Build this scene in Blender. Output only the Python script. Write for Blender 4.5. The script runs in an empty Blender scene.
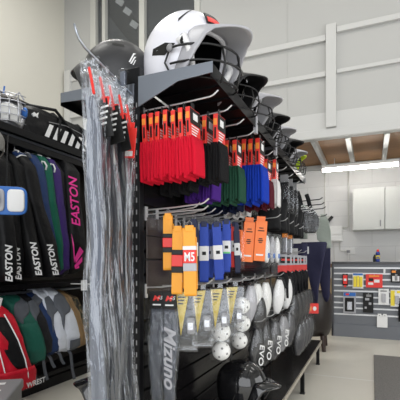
import bpy, math, random
from mathutils import Vector, Matrix, noise
random.seed(7)
PI = math.pi
R = math.radians
scene = bpy.context.scene
COL = scene.collection.objects

# ------------------------------------------------------------------ materials
MATS = {}
def mat(name, rgb, rough=0.5, metal=0.0, bump=0.0, bscale=40.0, bstretch=(1, 1, 1), vary=0.0, vscale=8.0, coat=0.0, spec=0.5, sheen=0.0):
    m = bpy.data.materials.new(name); m.use_nodes = True
    nt = m.node_tree; b = nt.nodes['Principled BSDF']
    b.inputs['Base Color'].default_value = (*rgb, 1)
    b.inputs['Roughness'].default_value = rough
    b.inputs['Metallic'].default_value = metal
    b.inputs['Coat Weight'].default_value = coat
    b.inputs['Specular IOR Level'].default_value = spec
    b.inputs['Sheen Weight'].default_value = sheen
    if bump or vary:
        tc = nt.nodes.new('ShaderNodeTexCoord')
        mp = nt.nodes.new('ShaderNodeMapping'); mp.inputs['Scale'].default_value = bstretch
        nt.links.new(tc.outputs['Object'], mp.inputs['Vector'])
    if bump:
        n = nt.nodes.new('ShaderNodeTexNoise'); n.inputs['Scale'].default_value = bscale; n.inputs['Detail'].default_value = 3
        nt.links.new(mp.outputs['Vector'], n.inputs['Vector'])
        bp = nt.nodes.new('ShaderNodeBump'); bp.inputs['Strength'].default_value = bump; bp.inputs['Distance'].default_value = 0.01
        nt.links.new(n.outputs['Fac'], bp.inputs['Height']); nt.links.new(bp.outputs['Normal'], b.inputs['Normal'])
    if vary:
        n2 = nt.nodes.new('ShaderNodeTexNoise'); n2.inputs['Scale'].default_value = vscale; n2.inputs['Detail'].default_value = 4
        nt.links.new(mp.outputs['Vector'], n2.inputs['Vector'])
        mx = nt.nodes.new('ShaderNodeMix'); mx.data_type = 'RGBA'
        mx.inputs['A'].default_value = (*[c * (1 - vary) for c in rgb], 1)
        mx.inputs['B'].default_value = (*[min(1, c * (1 + vary)) for c in rgb], 1)
        nt.links.new(n2.outputs['Fac'], mx.inputs['Factor']); nt.links.new(mx.outputs['Result'], b.inputs['Base Color'])
    MATS[name] = m
    return m

def film(name, tint=(0.8, 0.82, 0.85), fac=0.3, rough=0.12, bump=0.8, bscale=30, stretch=(1, 1, 1), gloss=0.6):
    m = bpy.data.materials.new(name); m.use_nodes = True
    nt = m.node_tree; N = nt.nodes; N.remove(N['Principled BSDF']); out = N['Material Output']
    tr = N.new('ShaderNodeBsdfTransparent'); gl = N.new('ShaderNodeBsdfGlossy'); df = N.new('ShaderNodeBsdfDiffuse')
    gl.inputs['Roughness'].default_value = rough; df.inputs['Color'].default_value = (*tint, 1)
    gl.inputs['Color'].default_value = (0.9, 0.93, 0.97, 1)
    m1 = N.new('ShaderNodeMixShader'); m1.inputs[0].default_value = gloss
    m2 = N.new('ShaderNodeMixShader'); m2.inputs[0].default_value = fac
    nt.links.new(df.outputs[0], m1.inputs[1]); nt.links.new(gl.outputs[0], m1.inputs[2])
    nt.links.new(tr.outputs[0], m2.inputs[1]); nt.links.new(m1.outputs[0], m2.inputs[2])
    nt.links.new(m2.outputs[0], out.inputs['Surface'])
    if bump:
        tc = N.new('ShaderNodeTexCoord'); mp = N.new('ShaderNodeMapping'); mp.inputs['Scale'].default_value = stretch
        n = N.new('ShaderNodeTexNoise'); n.inputs['Scale'].default_value = bscale; n.inputs['Detail'].default_value = 4
        nt.links.new(tc.outputs['Object'], mp.inputs['Vector']); nt.links.new(mp.outputs['Vector'], n.inputs['Vector'])
        bp = N.new('ShaderNodeBump'); bp.inputs['Strength'].default_value = bump; bp.inputs['Distance'].default_value = 0.02
        nt.links.new(n.outputs['Fac'], bp.inputs['Height'])
        nt.links.new(bp.outputs['Normal'], gl.inputs['Normal']); nt.links.new(bp.outputs['Normal'], df.inputs['Normal'])
    MATS[name] = m
    return m

def emit(name, rgb, s):
    m = bpy.data.materials.new(name); m.use_nodes = True
    b = m.node_tree.nodes['Principled BSDF']
    b.inputs['Base Color'].default_value = (*rgb, 1)
    b.inputs['Emission Color'].default_value = (*rgb, 1); b.inputs['Emission Strength'].default_value = s
    MATS[name] = m

mat('black_metal', (0.005, 0.005, 0.006), 0.32, spec=0.2)
mat('black_panel', (0.006, 0.0055, 0.006), 0.2, spec=0.22)
mat('black_plastic', (0.01, 0.01, 0.011), 0.4)
mat('black_gloss', (0.008, 0.008, 0.009), 0.1, coat=0.6)
mat('black_matte', (0.028, 0.028, 0.03), 0.42, bump=0.05, bscale=400)
mat('steel', (0.42, 0.45, 0.5), 0.3, 1.0)
mat('bracket_steel', (0.2, 0.22, 0.25), 0.34, 0.6)
mat('chrome', (0.66, 0.66, 0.67), 0.3, 0.65)
mat('edge_strip', (0.45, 0.41, 0.34), 0.35, 0.3)
mat('white_gloss', (0.8, 0.8, 0.86), 0.28, coat=0.2)
mat('grey_shell', (0.42, 0.42, 0.45), 0.35)
mat('white_plastic', (0.78, 0.78, 0.76), 0.4)
mat('pad', (0.01, 0.01, 0.012), 0.85, spec=0.2)
mat('white', (0.82, 0.82, 0.82), 0.6)
mat('red_card', (0.78, 0.03, 0.022), 0.4)
mat('orange_print', (0.9, 0.28, 0.03), 0.45)
mat('black_print', (0.008, 0.008, 0.008), 0.45, spec=0.3)
mat('grey_print', (0.25, 0.25, 0.26), 0.5)
mat('yellow_card', (0.66, 0.5, 0.06), 0.5)
mat('yellow', (0.85, 0.68, 0.05), 0.5)
mat('neon', (0.75, 0.95, 0.05), 0.4)
mat('orange_belt', (0.9, 0.38, 0.03), 0.5, bump=0.25, bscale=200)
mat('orange_box', (0.92, 0.2, 0.03), 0.42)
mat('blue_belt', (0.015, 0.06, 0.42), 0.55, bump=0.25, bscale=200)
mat('navy_belt', (0.012, 0.018, 0.06), 0.6)
mat('blue_print', (0.03, 0.15, 0.5), 0.5)
mat('green_print', (0.15, 0.6, 0.2), 0.5)
for n, c in dict(red=(0.66, 0.008, 0.03), black=(0.01, 0.01, 0.011), purple=(0.07, 0.02, 0.22), green=(0.02, 0.075, 0.045), blue=(0.01, 0.045, 0.42),
                 white=(0.75, 0.74, 0.74), maroon=(0.09, 0.01, 0.02), navy=(0.008, 0.014, 0.045)).items():
    mat('sock_' + n, c, 0.9, bump=0.6, bscale=300, bstretch=(1, 1, 0.25), spec=0.15)
for n, c in dict(black=(0.009, 0.009, 0.01), navy=(0.024, 0.05, 0.145), green=(0.01, 0.12, 0.075), purple=(0.05, 0.025, 0.15), red=(0.6, 0.012, 0.03), grey=(0.11, 0.12, 0.14),
                 white=(0.72, 0.76, 0.84), tan=(0.33, 0.21, 0.1), dkgreen=(0.02, 0.13, 0.095), royal=(0.03, 0.09, 0.32), dkgrey=(0.018, 0.018, 0.02)).items():
    mat('nylon_' + n, c, 0.5, bump=0.9, bscale=16, vary=0.1, vscale=20, spec=0.2)
mat('pink', (0.85, 0.04, 0.33), 0.5)
mat('mesh_silver', (0.55, 0.56, 0.6), 0.3, 0.9)
mat('sock_sage', (0.33, 0.37, 0.33), 0.85, bump=0.4, bscale=30)
mat('pants_navy', (0.014, 0.014, 0.048), 0.8, bump=0.5, bscale=14)
mat('leather', (0.016, 0.011, 0.009), 0.36, bump=0.15, bscale=160)
mat('dark_wood', (0.03, 0.015, 0.01), 0.4)
mat('pale_wood', (0.62, 0.46, 0.28), 0.5, vary=0.1, bstretch=(1, 1, 12))
mat('counter_grey', (0.15, 0.16, 0.18), 0.45, vary=0.06, vscale=3)
mat('counter_top', (0.06, 0.06, 0.065), 0.35)
mat('slot_alu', (0.72, 0.73, 0.75), 0.35, 0.2)
mat('cupboard', (0.6, 0.61, 0.58), 0.35)
mat('dark_glass', (0.02, 0.025, 0.03), 0.08)
mat('office_dark', (0.16, 0.165, 0.17), 0.8)
mat('office_beam', (0.035, 0.03, 0.025), 0.7)
mat('trim_white', (0.6, 0.6, 0.585), 0.5)
mat('window_trim', (0.6, 0.6, 0.56), 0.45)
mat('joist', (0.42, 0.43, 0.42), 0.4, 0.3)
mat('soffit_wood', (0.27, 0.135, 0.05), 0.6, vary=0.3, vscale=3, bstretch=(1, 6, 1))
mat('ball_white', (0.82, 0.82, 0.8), 0.35)
mat('hole', (0.2, 0.2, 0.2), 0.8)
mat('slate_cloth', (0.095, 0.11, 0.145), 0.6, bump=0.5, bscale=25, bstretch=(1, 1, 0.2), vary=0.25, vscale=6)
mat('charcoal_cloth', (0.035, 0.038, 0.046), 0.6, bump=0.5, bscale=25, bstretch=(1, 1, 0.25))
mat('red_foot', (0.3, 0.02, 0.02), 0.4)
mat('can_blue', (0.02, 0.05, 0.3), 0.35)
film('sleeve_film', (0.55, 0.6, 0.68), 0.13, 0.16, 0.9, 20, (1, 1, 0.25), 0.88)
mat('glove_cloth', (0.045, 0.052, 0.07), 0.5, bump=0.6, bscale=25, bstretch=(1, 1, 0.2))
mat('ink_cloth', (0.014, 0.016, 0.022), 0.5, bump=0.6, bscale=25, bstretch=(1, 1, 0.2), spec=0.3)
film('bag_film', (0.5, 0.53, 0.56), 0.08, 0.12, 0.9, 40, (1, 1, 0.5), 0.9)
film('clamshell', (0.6, 0.6, 0.6), 0.065, 0.1, 0.25, 25, (1, 1, 0.4), 0.88)
mat('guard_grey', (0.06, 0.06, 0.065), 0.4)

def wall_mat(name, rgb, brick=None):
    m = mat(name, rgb, 0.7, vary=0.03, vscale=1.2)
    if brick:
        nt = m.node_tree; b = nt.nodes['Principled BSDF']
        tc = nt.nodes.new('ShaderNodeTexCoord'); sp = nt.nodes.new('ShaderNodeSeparateXYZ'); cb = nt.nodes.new('ShaderNodeCombineXYZ')
        nt.links.new(tc.outputs['Object'], sp.inputs[0])
        nt.links.new(sp.outputs['X'], cb.inputs['X']); nt.links.new(sp.outputs['Z'], cb.inputs['Y'])
        br = nt.nodes.new('ShaderNodeTexBrick'); br.inputs['Scale'].default_value = 1.0
        br.inputs['Brick Width'].default_value = 0.8; br.inputs['Row Height'].default_value = 0.3; br.inputs['Mortar Size'].default_value = 0.006
        br.inputs['Color1'].default_value = (*rgb, 1); br.inputs['Color2'].default_value = (*[c * 0.98 for c in rgb], 1)
        br.inputs['Mortar'].default_value = (*[c * 0.85 for c in rgb], 1)
        nt.links.new(cb.outputs[0], br.inputs['Vector']); nt.links.new(br.outputs['Color'], b.inputs['Base Color'])
        bp = nt.nodes.new('ShaderNodeBump'); bp.inputs['Strength'].default_value = 0.3; bp.inputs['Distance'].default_value = 0.01; bp.invert = True
        nt.links.new(br.outputs['Fac'], bp.inputs['Height']); nt.links.new(bp.outputs['Normal'], b.inputs['Normal'])
    return m
wall_mat('wall_cream', (0.7, 0.68, 0.61)); wall_mat('wall_grey', (0.5, 0.5, 0.485)); wall_mat('wall_block', (0.72, 0.72, 0.71), True)
wall_mat('ceiling_white', (0.75, 0.75, 0.73))

def floor_mat():
    m = mat('concrete', (0.74, 0.71, 0.63), 0.32, bump=0.04, bscale=60, vary=0.1, vscale=1.3)
    nt = m.node_tree; b = nt.nodes['Principled BSDF']
    src = b.inputs['Base Color'].links[0].from_socket
    tc = nt.nodes.new('ShaderNodeTexCoord'); sp = nt.nodes.new('ShaderNodeSeparateXYZ'); nt.links.new(tc.outputs['Object'], sp.inputs[0])
    # saw-cut joint across the slab
    su = nt.nodes.new('ShaderNodeMath'); su.operation = 'SUBTRACT'; su.inputs[1].default_value = 4.4; nt.links.new(sp.outputs['Y'], su.inputs[0])
    ab = nt.nodes.new('ShaderNodeMath'); ab.operation = 'ABSOLUTE'; nt.links.new(su.outputs[0], ab.inputs[0])
    lt = nt.nodes.new('ShaderNodeMath'); lt.operation = 'LESS_THAN'; lt.inputs[1].default_value = 0.012; nt.links.new(ab.outputs[0], lt.inputs[0])
    mx = nt.nodes.new('ShaderNodeMix'); mx.data_type = 'RGBA'; mx.inputs['B'].default_value = (0.85, 0.84, 0.8, 1)
    nt.links.new(lt.outputs[0], mx.inputs['Factor']); nt.links.new(src, mx.inputs['A']); nt.links.new(mx.outputs['Result'], b.inputs['Base Color'])
floor_mat()
mat('mat_pile', (0.21, 0.2, 0.19), 0.95, bump=0.9, bscale=180, vary=0.55, vscale=70)

def camo():
    m = mat('camo', (0.2, 0.13, 0.06), 0.7)
    nt = m.node_tree; b = nt.nodes['Principled BSDF']
    tc = nt.nodes.new('ShaderNodeTexCoord'); n = nt.nodes.new('ShaderNodeTexNoise'); n.inputs['Scale'].default_value = 16; n.inputs['Detail'].default_value = 1
    nt.links.new(tc.outputs['Object'], n.inputs['Vector'])
    cr = nt.nodes.new('ShaderNodeValToRGB'); cr.color_ramp.interpolation = 'CONSTANT'
    e = cr.color_ramp.elements; e[0].color = (0.02, 0.018, 0.012, 1); e[1].position = 0.46; e[1].color = (0.06, 0.06, 0.025, 1)
    for p, c in ((0.52, (0.2, 0.13, 0.06, 1)), (0.6, (0.035, 0.03, 0.02, 1))):
        q = e.new(p); q.color = c
    nt.links.new(n.outputs['Fac'], cr.inputs[0]); nt.links.new(cr.outputs[0], b.inputs['Base Color'])
camo()
emit('tube_glow', (1.0, 0.97, 0.92), 30.0)
emit('reflection_glow', (0.6, 0.62, 0.6), 0.35)  # faint glow for the lights reflected in the window glass

# ------------------------------------------------------------------ mesh builder
class MB:
    def __init__(s): s.v = []; s.f = []; s.mi = []; s.M = Matrix.Identity(4); s.m = 0
    def add(s, vs, fs):
        o = len(s.v); s.v += [tuple(s.M @ Vector(p)) for p in vs]
        s.f += [tuple(i + o for i in f) for f in fs]; s.mi += [s.m] * len(fs)
        return s
    def box(s, c, d, rot=None):
        x, y, z = (q / 2 for q in d); vs = [Vector((a * x, b * y, e * z)) for a in (-1, 1) for b in (-1, 1) for e in (-1, 1)]
        if rot is not None: vs = [rot @ p for p in vs]
        return s.add([p + Vector(c) for p in vs], [(0, 1, 3, 2), (4, 6, 7, 5), (0, 4, 5, 1), (2, 3, 7, 6), (0, 2, 6, 4), (1, 5, 7, 3)])
    def b6(s, x0, x1, y0, y1, z0, z1): return s.box(((x0 + x1) / 2, (y0 + y1) / 2, (z0 + z1) / 2), (x1 - x0, y1 - y0, z1 - z0))
    def rings(s, rs, cap=True, closed=False):
        n = len(rs[0]); vs = [p for r in rs for p in r]; fs = []
        k = len(rs)
        for i in range(k if closed else k - 1):
            a, b = i * n, ((i + 1) % k) * n
            for j in range(n): fs.append((a + j, a + (j + 1) % n, b + (j + 1) % n, b + j))
        if cap and not closed: fs += [tuple(range(n - 1, -1, -1)), tuple((k - 1) * n + j for j in range(n))]
        return s.add(vs, fs)
    def tube(s, pts, r, n=6, closed=False):
        P = [Vector(p) for p in pts]; rs = []; up = None; k = len(P)
        for i in range(k):
            t = (P[(i + 1) % k] - P[i - 1]) if closed else (P[min(i + 1, k - 1)] - P[max(i - 1, 0)])
            t.normalize()
            if up is None: up = Vector((0, 0, 1)) if abs(t.z) < 0.9 else Vector((1, 0, 0))
            a = t.cross(up).normalized(); up = a.cross(t).normalized()
            rs.append([P[i] + (a * math.cos(2 * PI * j / n) + up * math.sin(2 * PI * j / n)) * r for j in range(n)])
        return s.rings(rs, True, closed)
    def cyl(s, a, b, r, n=16, r2=None):
        A, B = Vector(a), Vector(b); t = (B - A).normalized(); up = Vector((0, 0, 1)) if abs(t.z) < 0.9 else Vector((1, 0, 0))
        u = t.cross(up).normalized(); w = u.cross(t)
        r2 = r if r2 is None else r2
        return s.rings([[p + (u * math.cos(2 * PI * j / n) + w * math.sin(2 * PI * j / n)) * q for j in range(n)] for p, q in ((A, r), (B, r2))])
    def lathe(s, prof, c=(0, 0, 0), n=20):
        return s.rings([[(c[0] + r * math.cos(2 * PI * j / n), c[1] + r * math.sin(2 * PI * j / n), c[2] + z) for j in range(n)] for r, z in prof])
    def ell(s, c, d, n=16, m=10):
        return s.rings([[(c[0] + d[0] * math.sin(a) * math.cos(2 * PI * j / n), c[1] + d[1] * math.sin(a) * math.sin(2 * PI * j / n), c[2] - d[2] * math.cos(a)) for j in range(n)]
                        for a in [max(0.03, min(PI - 0.03, PI * i / m)) for i in range(m + 1)]])
    def grid(s, fn, nu, nv):
        vs = [fn(i / nu, j / nv) for i in range(nu + 1) for j in range(nv + 1)]
        return s.add(vs, [(i * (nv + 1) + j, (i + 1) * (nv + 1) + j, (i + 1) * (nv + 1) + j + 1, i * (nv + 1) + j + 1) for i in range(nu) for j in range(nv)])
    def prism(s, poly, lo, hi, axis='y'):
        def P(p, t): return {'y': (p[0], t, p[1]), 'x': (t, p[0], p[1]), 'z': (p[0], p[1], t)}[axis]
        return s.rings([[P(p, lo) for p in poly], [P(p, hi) for p in poly]])
    def build(s, name, mats, parent=None, bevel=0, smooth=False, solid=0, sub=0, inner=None):
        me = bpy.data.meshes.new(name); me.from_pydata(s.v, [], s.f); me.update()
        mats = [mats] if isinstance(mats, str) else list(mats)
        for m in mats: me.materials.append(MATS[m])
        if inner: me.materials.append(MATS[inner])
        me.polygons.foreach_set('material_index', s.mi)
        o = bpy.data.objects.new(name, me); COL.link(o); o.parent = parent
        import bmesh
        bm = bmesh.new(); bm.from_mesh(me)
        if not solid: bmesh.ops.recalc_face_normals(bm, faces=bm.faces)
        bm.to_mesh(me); bm.free()
        if smooth:
            me.polygons.foreach_set('use_smooth', [True] * len(me.polygons))
        if solid:
            d = o.modifiers.new('shell', 'SOLIDIFY'); d.thickness = solid; d.offset = -1
            if inner: d.material_offset = len(mats)
        if bevel:
            d = o.modifiers.new('bevel', 'BEVEL'); d.width = bevel; d.segments = 2; d.limit_method = 'ANGLE'; d.angle_limit = R(40)
        if sub:
            d = o.modifiers.new('sub', 'SUBSURF'); d.levels = sub; d.render_levels = sub
        return o

def tag(o, label, cat, group=None):
    o['label'] = label; o['category'] = cat
    if group: o['group'] = group
    return o
def thing(name, label, cat, loc, rz=0, group=None, rot=None):
    o = bpy.data.objects.new(name, None); COL.link(o); o.location = loc; o.rotation_euler = rot or (0, 0, rz)
    o.empty_display_size = 0.05
    return tag(o, label, cat, group)
def struct(name, mb, m, parent=None, **k):
    o = mb.build(name, m, parent, **k); o['kind'] = 'structure'; return o
def kids(o): return [c for c in o.children]
def dup(o, loc=None, label=None, rot=None, parent=None, group=None):
    c = o.copy(); COL.link(c)
    if parent is not None: c.parent = parent
    for ch in kids(o): dup(ch, parent=c)
    if loc is not None: c.location = loc
    if rot is not None: c.rotation_euler = rot
    if label: c['label'] = label
    if group: c['group'] = group
    return c
def text(body, size, loc, rot, m, parent, shear=0.0, bold=0.0, sx=1.0, name='lettering', align='CENTER', ext=0.0006):
    cu = bpy.data.curves.new(name, 'FONT'); cu.body = body; cu.size = size; cu.shear = shear; cu.offset = bold; cu.extrude = ext
    cu.align_x = align; cu.align_y = 'CENTER'; cu.resolution_u = 3
    cu.materials.append(MATS[m]); tmp = bpy.data.objects.new(name, cu); COL.link(tmp)
    me = bpy.data.meshes.new_from_object(tmp.evaluated_get(bpy.context.evaluated_depsgraph_get()))
    bpy.data.objects.remove(tmp); bpy.data.curves.remove(cu)
    o = bpy.data.objects.new(name, me); COL.link(o); o.parent = parent
    if not me.materials: me.materials.append(MATS[m])
    o.location = loc; o.rotation_euler = rot; o.scale = (sx, 1, 1)
    return o
ORD = ['first', 'second', 'third', 'fourth', 'fifth', 'sixth', 'seventh', 'eighth', 'ninth', 'tenth', 'eleventh', 'twelfth', 'thirteenth', 'fourteenth']
def nth(i): return ORD[i]
def rrect(w, d, r=0.3, n=16):
    # superellipse ring
    out = []
    e = 2 / (2 + (1 - r) * 6)
    for j in range(n):
        a = 2 * PI * j / n; c, s_ = math.cos(a), math.sin(a)
        out.append((w / 2 * math.copysign(abs(c) ** e, c), d / 2 * math.copysign(abs(s_) ** e, s_)))
    return out
FACE_CAM = (PI / 2, 0, 0)          # text lying on a face that looks to -Y
FACE_AISLE = (PI / 2, 0, PI / 2)   # text on a face that looks to +X

# ------------------------------------------------------------------ the room
FW = 6.2      # front of the mezzanine
struct('floor', MB().b6(-5.6, 4.6, -3.5, 8.4, -0.1, 0), 'concrete')
struct('wall_left', MB().b6(-5.7, -5.58, -3.5, 6.25, 0, 6.4), 'wall_cream')
struct('wall_right', MB().b6(4.5, 4.6, -3.5, 8.4, 0, 6.4), 'wall_grey')
struct('ceiling', MB().b6(-5.7, 4.6, -3.5, 6.25, 6.4, 6.5), 'ceiling_white')
struct('wall_back', MB().b6(-5.7, 4.6, 8.3, 8.4, 0, 3.2), 'wall_block')
wx0, wx1, wz0 = -4.93, -2.66, 4.12
m = MB()
m.b6(-5.58, wx0, FW, FW + .1, 3.04, 6.4); m.b6(wx0, wx1, FW, FW + .1, 3.04, wz0); m.b6(wx1, 4.5, FW, FW + .1, 3.04, 6.4)
struct('wall_mezzanine', m, 'wall_grey')
struct('wall_partition', MB().b6(-5.58, -2.3, FW, FW + .1, 0, 3.04), 'wall_grey')
# applied frame on the mezzanine front
tn = [0]
def trim(x0, x1, z0, z1, d=0.05, m='trim_white', y=FW):
    tn[0] += 1
    return struct('trim_%d' % tn[0], MB().b6(x0, x1, y - d, y, z0, z1), m, bevel=0.004)
trim(-.625, -.48, 3.18, 4.69, .07)
trim(-2.66, -.63, 4.47, 4.555, .05); trim(-2.66, -.63, 3.945, 4.015, .05)
trim(-.475, 4.5, 4.56, 4.64, .05); trim(-.475, 4.5, 3.965, 4.02, .04)
trim(-5.58, 4.5, 3.04, 3.16, .045); trim(-5.58, 4.5, 3.16, 3.42, .012)
trim(-5.53, -5.4, 3.42, 4.93, .07)
trim(-5.4, -2.66, 4.0, 4.1, .05); trim(-5.4, -4.9, 4.72, 4.8, .03)
trim(-1.2, -1.19, 3.42, 6.4, .006, 'wall_grey')
# window into the mezzanine office
struct('window_1', MB().b6(wx0, wx1, FW + .05, FW + .06, wz0, 6.3), 'win_glass' if 'win_glass' in MATS else film('win_glass', (0.05, 0.06, 0.07), 0.3, 0.02, 0, gloss=0.45).name)
wf = bpy.data.objects['window_1']
for x, w in ((-4.93, .12), (-4.66, .07), (-3.85, .11), (-2.76, .1)):
    MB().b6(x, x + w, FW - .03, FW + .07, wz0, 6.3).build('mullion', 'window_trim', wf, bevel=.004)
MB().b6(wx0, wx1, FW - .03, FW + .07, wz0 - .06, wz0).build('window_sill', 'window_trim', wf)
m = MB(); m.b6(-7.5, -2.3, 8.0, 8.1, 3.2, 7.6); m.b6(-2.35, -2.25, FW + .1, 8.1, 3.2, 7.6); m.b6(-7.6, -7.5, FW + .1, 8.1, 3.2, 7.6); m.b6(-7.6, -2.25, FW + .1, 8.1, 7.6, 7.7)
struct('wall_office', m, 'office_dark')
# window reflection built as a sloping beam with small glowing panels
rot = Matrix.Rotation(R(52), 3, 'Y')
struct('reflected_beam_1', MB().box((-5.15, 7.5, 6.7), (3.6, .1, .42), rot), 'office_beam')
for x, z in ((-4.92, 6.69), (-4.75, 6.36), (-5.12, 6.95)):
    o = MB().box((0, 0, 0), (.2, .03, .12), Matrix.Rotation(R(40), 3, 'Y')).build('reflected_panel', 'reflection_glow')
    o.location = (x, 7.42, z)
    tag(o, {6.69: 'pale panel for a light reflected in the mezzanine window, middle one', 6.36: 'lowest pale panel for a light reflected in the mezzanine window, nearest the white helmet', 6.95: 'topmost pale panel for a light reflected in the mezzanine window'}[z], 'panel', 'pale panels for lights reflected in the mezzanine window')
# soffit and joists
struct('ceiling_soffit', MB().b6(-5.58, 4.5, FW + .1, 8.3, 3.13, 3.2), 'soffit_wood')
for x in (-3.0, -2.3, -1.55, -.83, -.33, .2, .75, 1.3, 1.9):
    tn[0] += 1
    struct('trim_%d' % tn[0], MB().b6(x - .035, x + .035, FW + .1, 8.3, 3.03, 3.13), 'joist')
tn[0] += 1; struct('trim_%d' % tn[0], MB().b6(-5.58, 4.5, 8.22, 8.3, 3.03, 3.12), 'joist')

# tube light
t = thing('tube_light', 'long fluorescent tube light under the brown mezzanine soffit', 'light', (-.2, 7.3, 2.83))
MB().b6(-.61, .61, -.05, .05, 0, .05).build('housing', 'white_plastic', t, bevel=.006)
MB().cyl((-.595, 0, -.025), (.595, 0, -.025), .03).build('tube', 'tube_glow', t, smooth=True)
for x in (-.605, .605): MB().b6(x - .012, x + .012, -.035, .035, -.056, 0).build('end_cap', 'white_plastic', t)
for x in (-.4, .4): MB().cyl((x, 0, .05), (x, 0, .17), .006, 6).build('drop_rod', 'chrome', t)

# wall cupboards
for k, (x0, x1) in enumerate(((-.33, .21), (.215, .76))):
    t = thing('wall_cupboard', ('pale grey wall cupboard at the end of the run beside the conduit', 'pale grey wall cupboard second from the conduit')[k], 'cupboard', (x0, 8.3, 1.79), 0, 'wall cupboards')
    w = x1 - x0
    MB().b6(0, w, -.33, 0, 0, .77).build('carcass', 'cupboard', t)
    d = MB().b6(.004, w - .004, -.352, -.332, .004, .766).build('door', 'cupboard', t, bevel=.003)
    MB().b6(w - .08, w - .06, -.372, -.352, .06, .17).build('handle', 'grey_print', d, bevel=.003)
# conduits
def conduit(label, pts, r=.011):
    tag(MB().tube(pts, r, 6).build('conduit', 'window_trim'), label, 'conduit')
conduit('white conduit running down the block wall beside the cupboard', [(-.42, 8.28, 3.0), (-.42, 8.28, 1.9), (-.44, 8.28, 1.87), (-.7, 8.28, 1.86)], .014)
conduit('thin white conduit dropping down the block wall above the switch box', [(-.86, 8.285, 3.0), (-.86, 8.285, 1.93)])
conduit('white conduit bending from the switch box to the power socket', [(-.58, 8.28, 1.6), (-.58, 8.28, 1.44), (-.56, 8.28, 1.42), (-.42, 8.28, 1.41)], .009)
conduit('white cable hanging down from the switch box', [(-.69, 8.285, 1.6), (-.69, 8.285, 1.4), (-.66, 8.285, 1.1)], .006)
t = thing('switch_box', 'white electrical switch box on the block wall', 'box', (-.7, 8.3, 1.6))
MB().b6(-.17, .17, -.09, 0, 0, .3).build('housing', 'white_plastic', t, bevel=.008)
MB().b6(-.15, .15, -.1, -.09, .02, .1).build('lid', 'white_plastic', t, bevel=.004)
MB().b6(-.15, .15, -.1, -.09, .14, .27).build('lid', 'white_plastic', t, bevel=.004)
t = thing('power_socket', 'white power socket with plug above the counter', 'socket', (-.39, 8.3, 1.41))
MB().b6(-.09, .09, -.02, 0, -.06, .06).build('plate', 'white_plastic', t, bevel=.004)
MB().b6(-.06, 0, -.06, -.02, -.03, .02).build('plug', 'grey_print', t, bevel=.004)
MB().tube([(-.03, -.05, -.02), (-.03, -.055, -.12), (-.02, -.04, -.2)], .008).build('cord', 'white_plastic', t)
t = thing('wall_phone', 'black handset hooked on the side of the switch box', 'handset', (-.83, 8.2, 1.9))
m = MB(); m.tube([(0, 0, -.14), (.02, 0, 0), (.04, 0, .1), (.12, 0, .19)], .03, 8); m.build('handle', 'black_plastic', t, smooth=True)
MB().b6(-.035, .045, -.03, .035, -.18, -.1).build('base', 'black_plastic', t, bevel=.006)

# timber back bench with papers seen left of the counter
t = thing('back_bench', 'pale timber bench behind the counter by the block wall', 'bench', (-1.15, 7.95, 0))
MB().b6(-.5, .52, -.3, .3, .86, .9).build('top', 'pale_wood', t, bevel=.004)
MB().b6(-.48, .5, -.28, .28, 0, .86).build('body', 'pale_wood', t)
t = thing('carton', 'small brown and pink carton on the pale timber bench', 'carton', (-.82, 7.9, .9))
MB().b6(-.16, .16, -.12, .12, 0, .2).build('body', 'white_plastic', t, bevel=.004); MB().b6(-.165, .165, -.125, .125, .2, .27).build('lid', 'soffit_wood', t, bevel=.004)
MB().b6(-.12, .1, -.123, -.121, .04, .12).build('print', 'pink', t)

# ------------------------------------------------------------------ slatwall counter
CX0, CX1, CY = -.585, 1.5, 6.85
t = thing('sales_counter', 'dark grey slatwall sales counter at the back of the shop', 'counter', (CX0, CY, 0))
W = CX1 - CX0
MB().b6(0, W, 0, .6, .0, 1.17).build('body', 'counter_grey', t)
MB().b6(-.02, W, -.025, .62, 1.17, 1.205).build('worktop', 'counter_top', t, bevel=.003)
MB().b6(-.01, W, -.02, 0, .0, .2).build('kickboard', 'counter_grey', t, bevel=.003)
MB().b6(-.02, .012, -.02, .6, 0, 1.17).build('end_panel', 'counter_top', t, bevel=.003)
slots = [1.105, 1.015, .922, .822, .735, .64, .545, .462, .36]
for z in slots:
    MB().b6(.015, W, -.004, .004, z - .012, z + .012).build('slot_rail', 'slot_alu', t)

t = thing('spray_can', 'blue and yellow spray can with red cap on the counter', 'can', (.085, 7.0, 1.205))
MB().lathe([(.03, 0), (.032, .01), (.032, .05)], n=16).build('base', 'can_blue', t, smooth=True)
MB().lathe([(.0325, .05), (.0325, .1)], n=16).build('label_band', 'yellow', t, smooth=True)
MB().b6(-.02, .02, -.0335, -.03, .062, .082).build('print', 'can_blue', t)
MB().lathe([(.032, .1), (.032, .14), (.02, .158)], n=16).build('shoulder', 'can_blue', t, smooth=True)
MB().lathe([(.019, .155), (.019, .18), (.012, .2)], n=12).build('cap', 'red_card', t, smooth=True)
t = thing('bottle', 'small black bottle behind the spray can on the counter', 'bottle', (.04, 7.06, 1.205))
MB().lathe([(.026, 0), (.027, .01), (.027, .075), (.018, .09)], n=14).build('body', 'black_plastic', t, smooth=True)
MB().lathe([(.014, .09), (.014, .115)], n=12).build('cap', 'black_plastic', t, smooth=True)
t = thing('card_reader', 'white card reader on the counter right of the spray can', 'reader', (.46, 7.0, 1.205))
MB().b6(-.05, .05, -.06, .06, 0, .08).build('body', 'white_plastic', t, bevel=.01); MB().b6(-.035, .035, -.0625, -.06, .035, .065).build('screen', 'grey_print', t)

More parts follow.
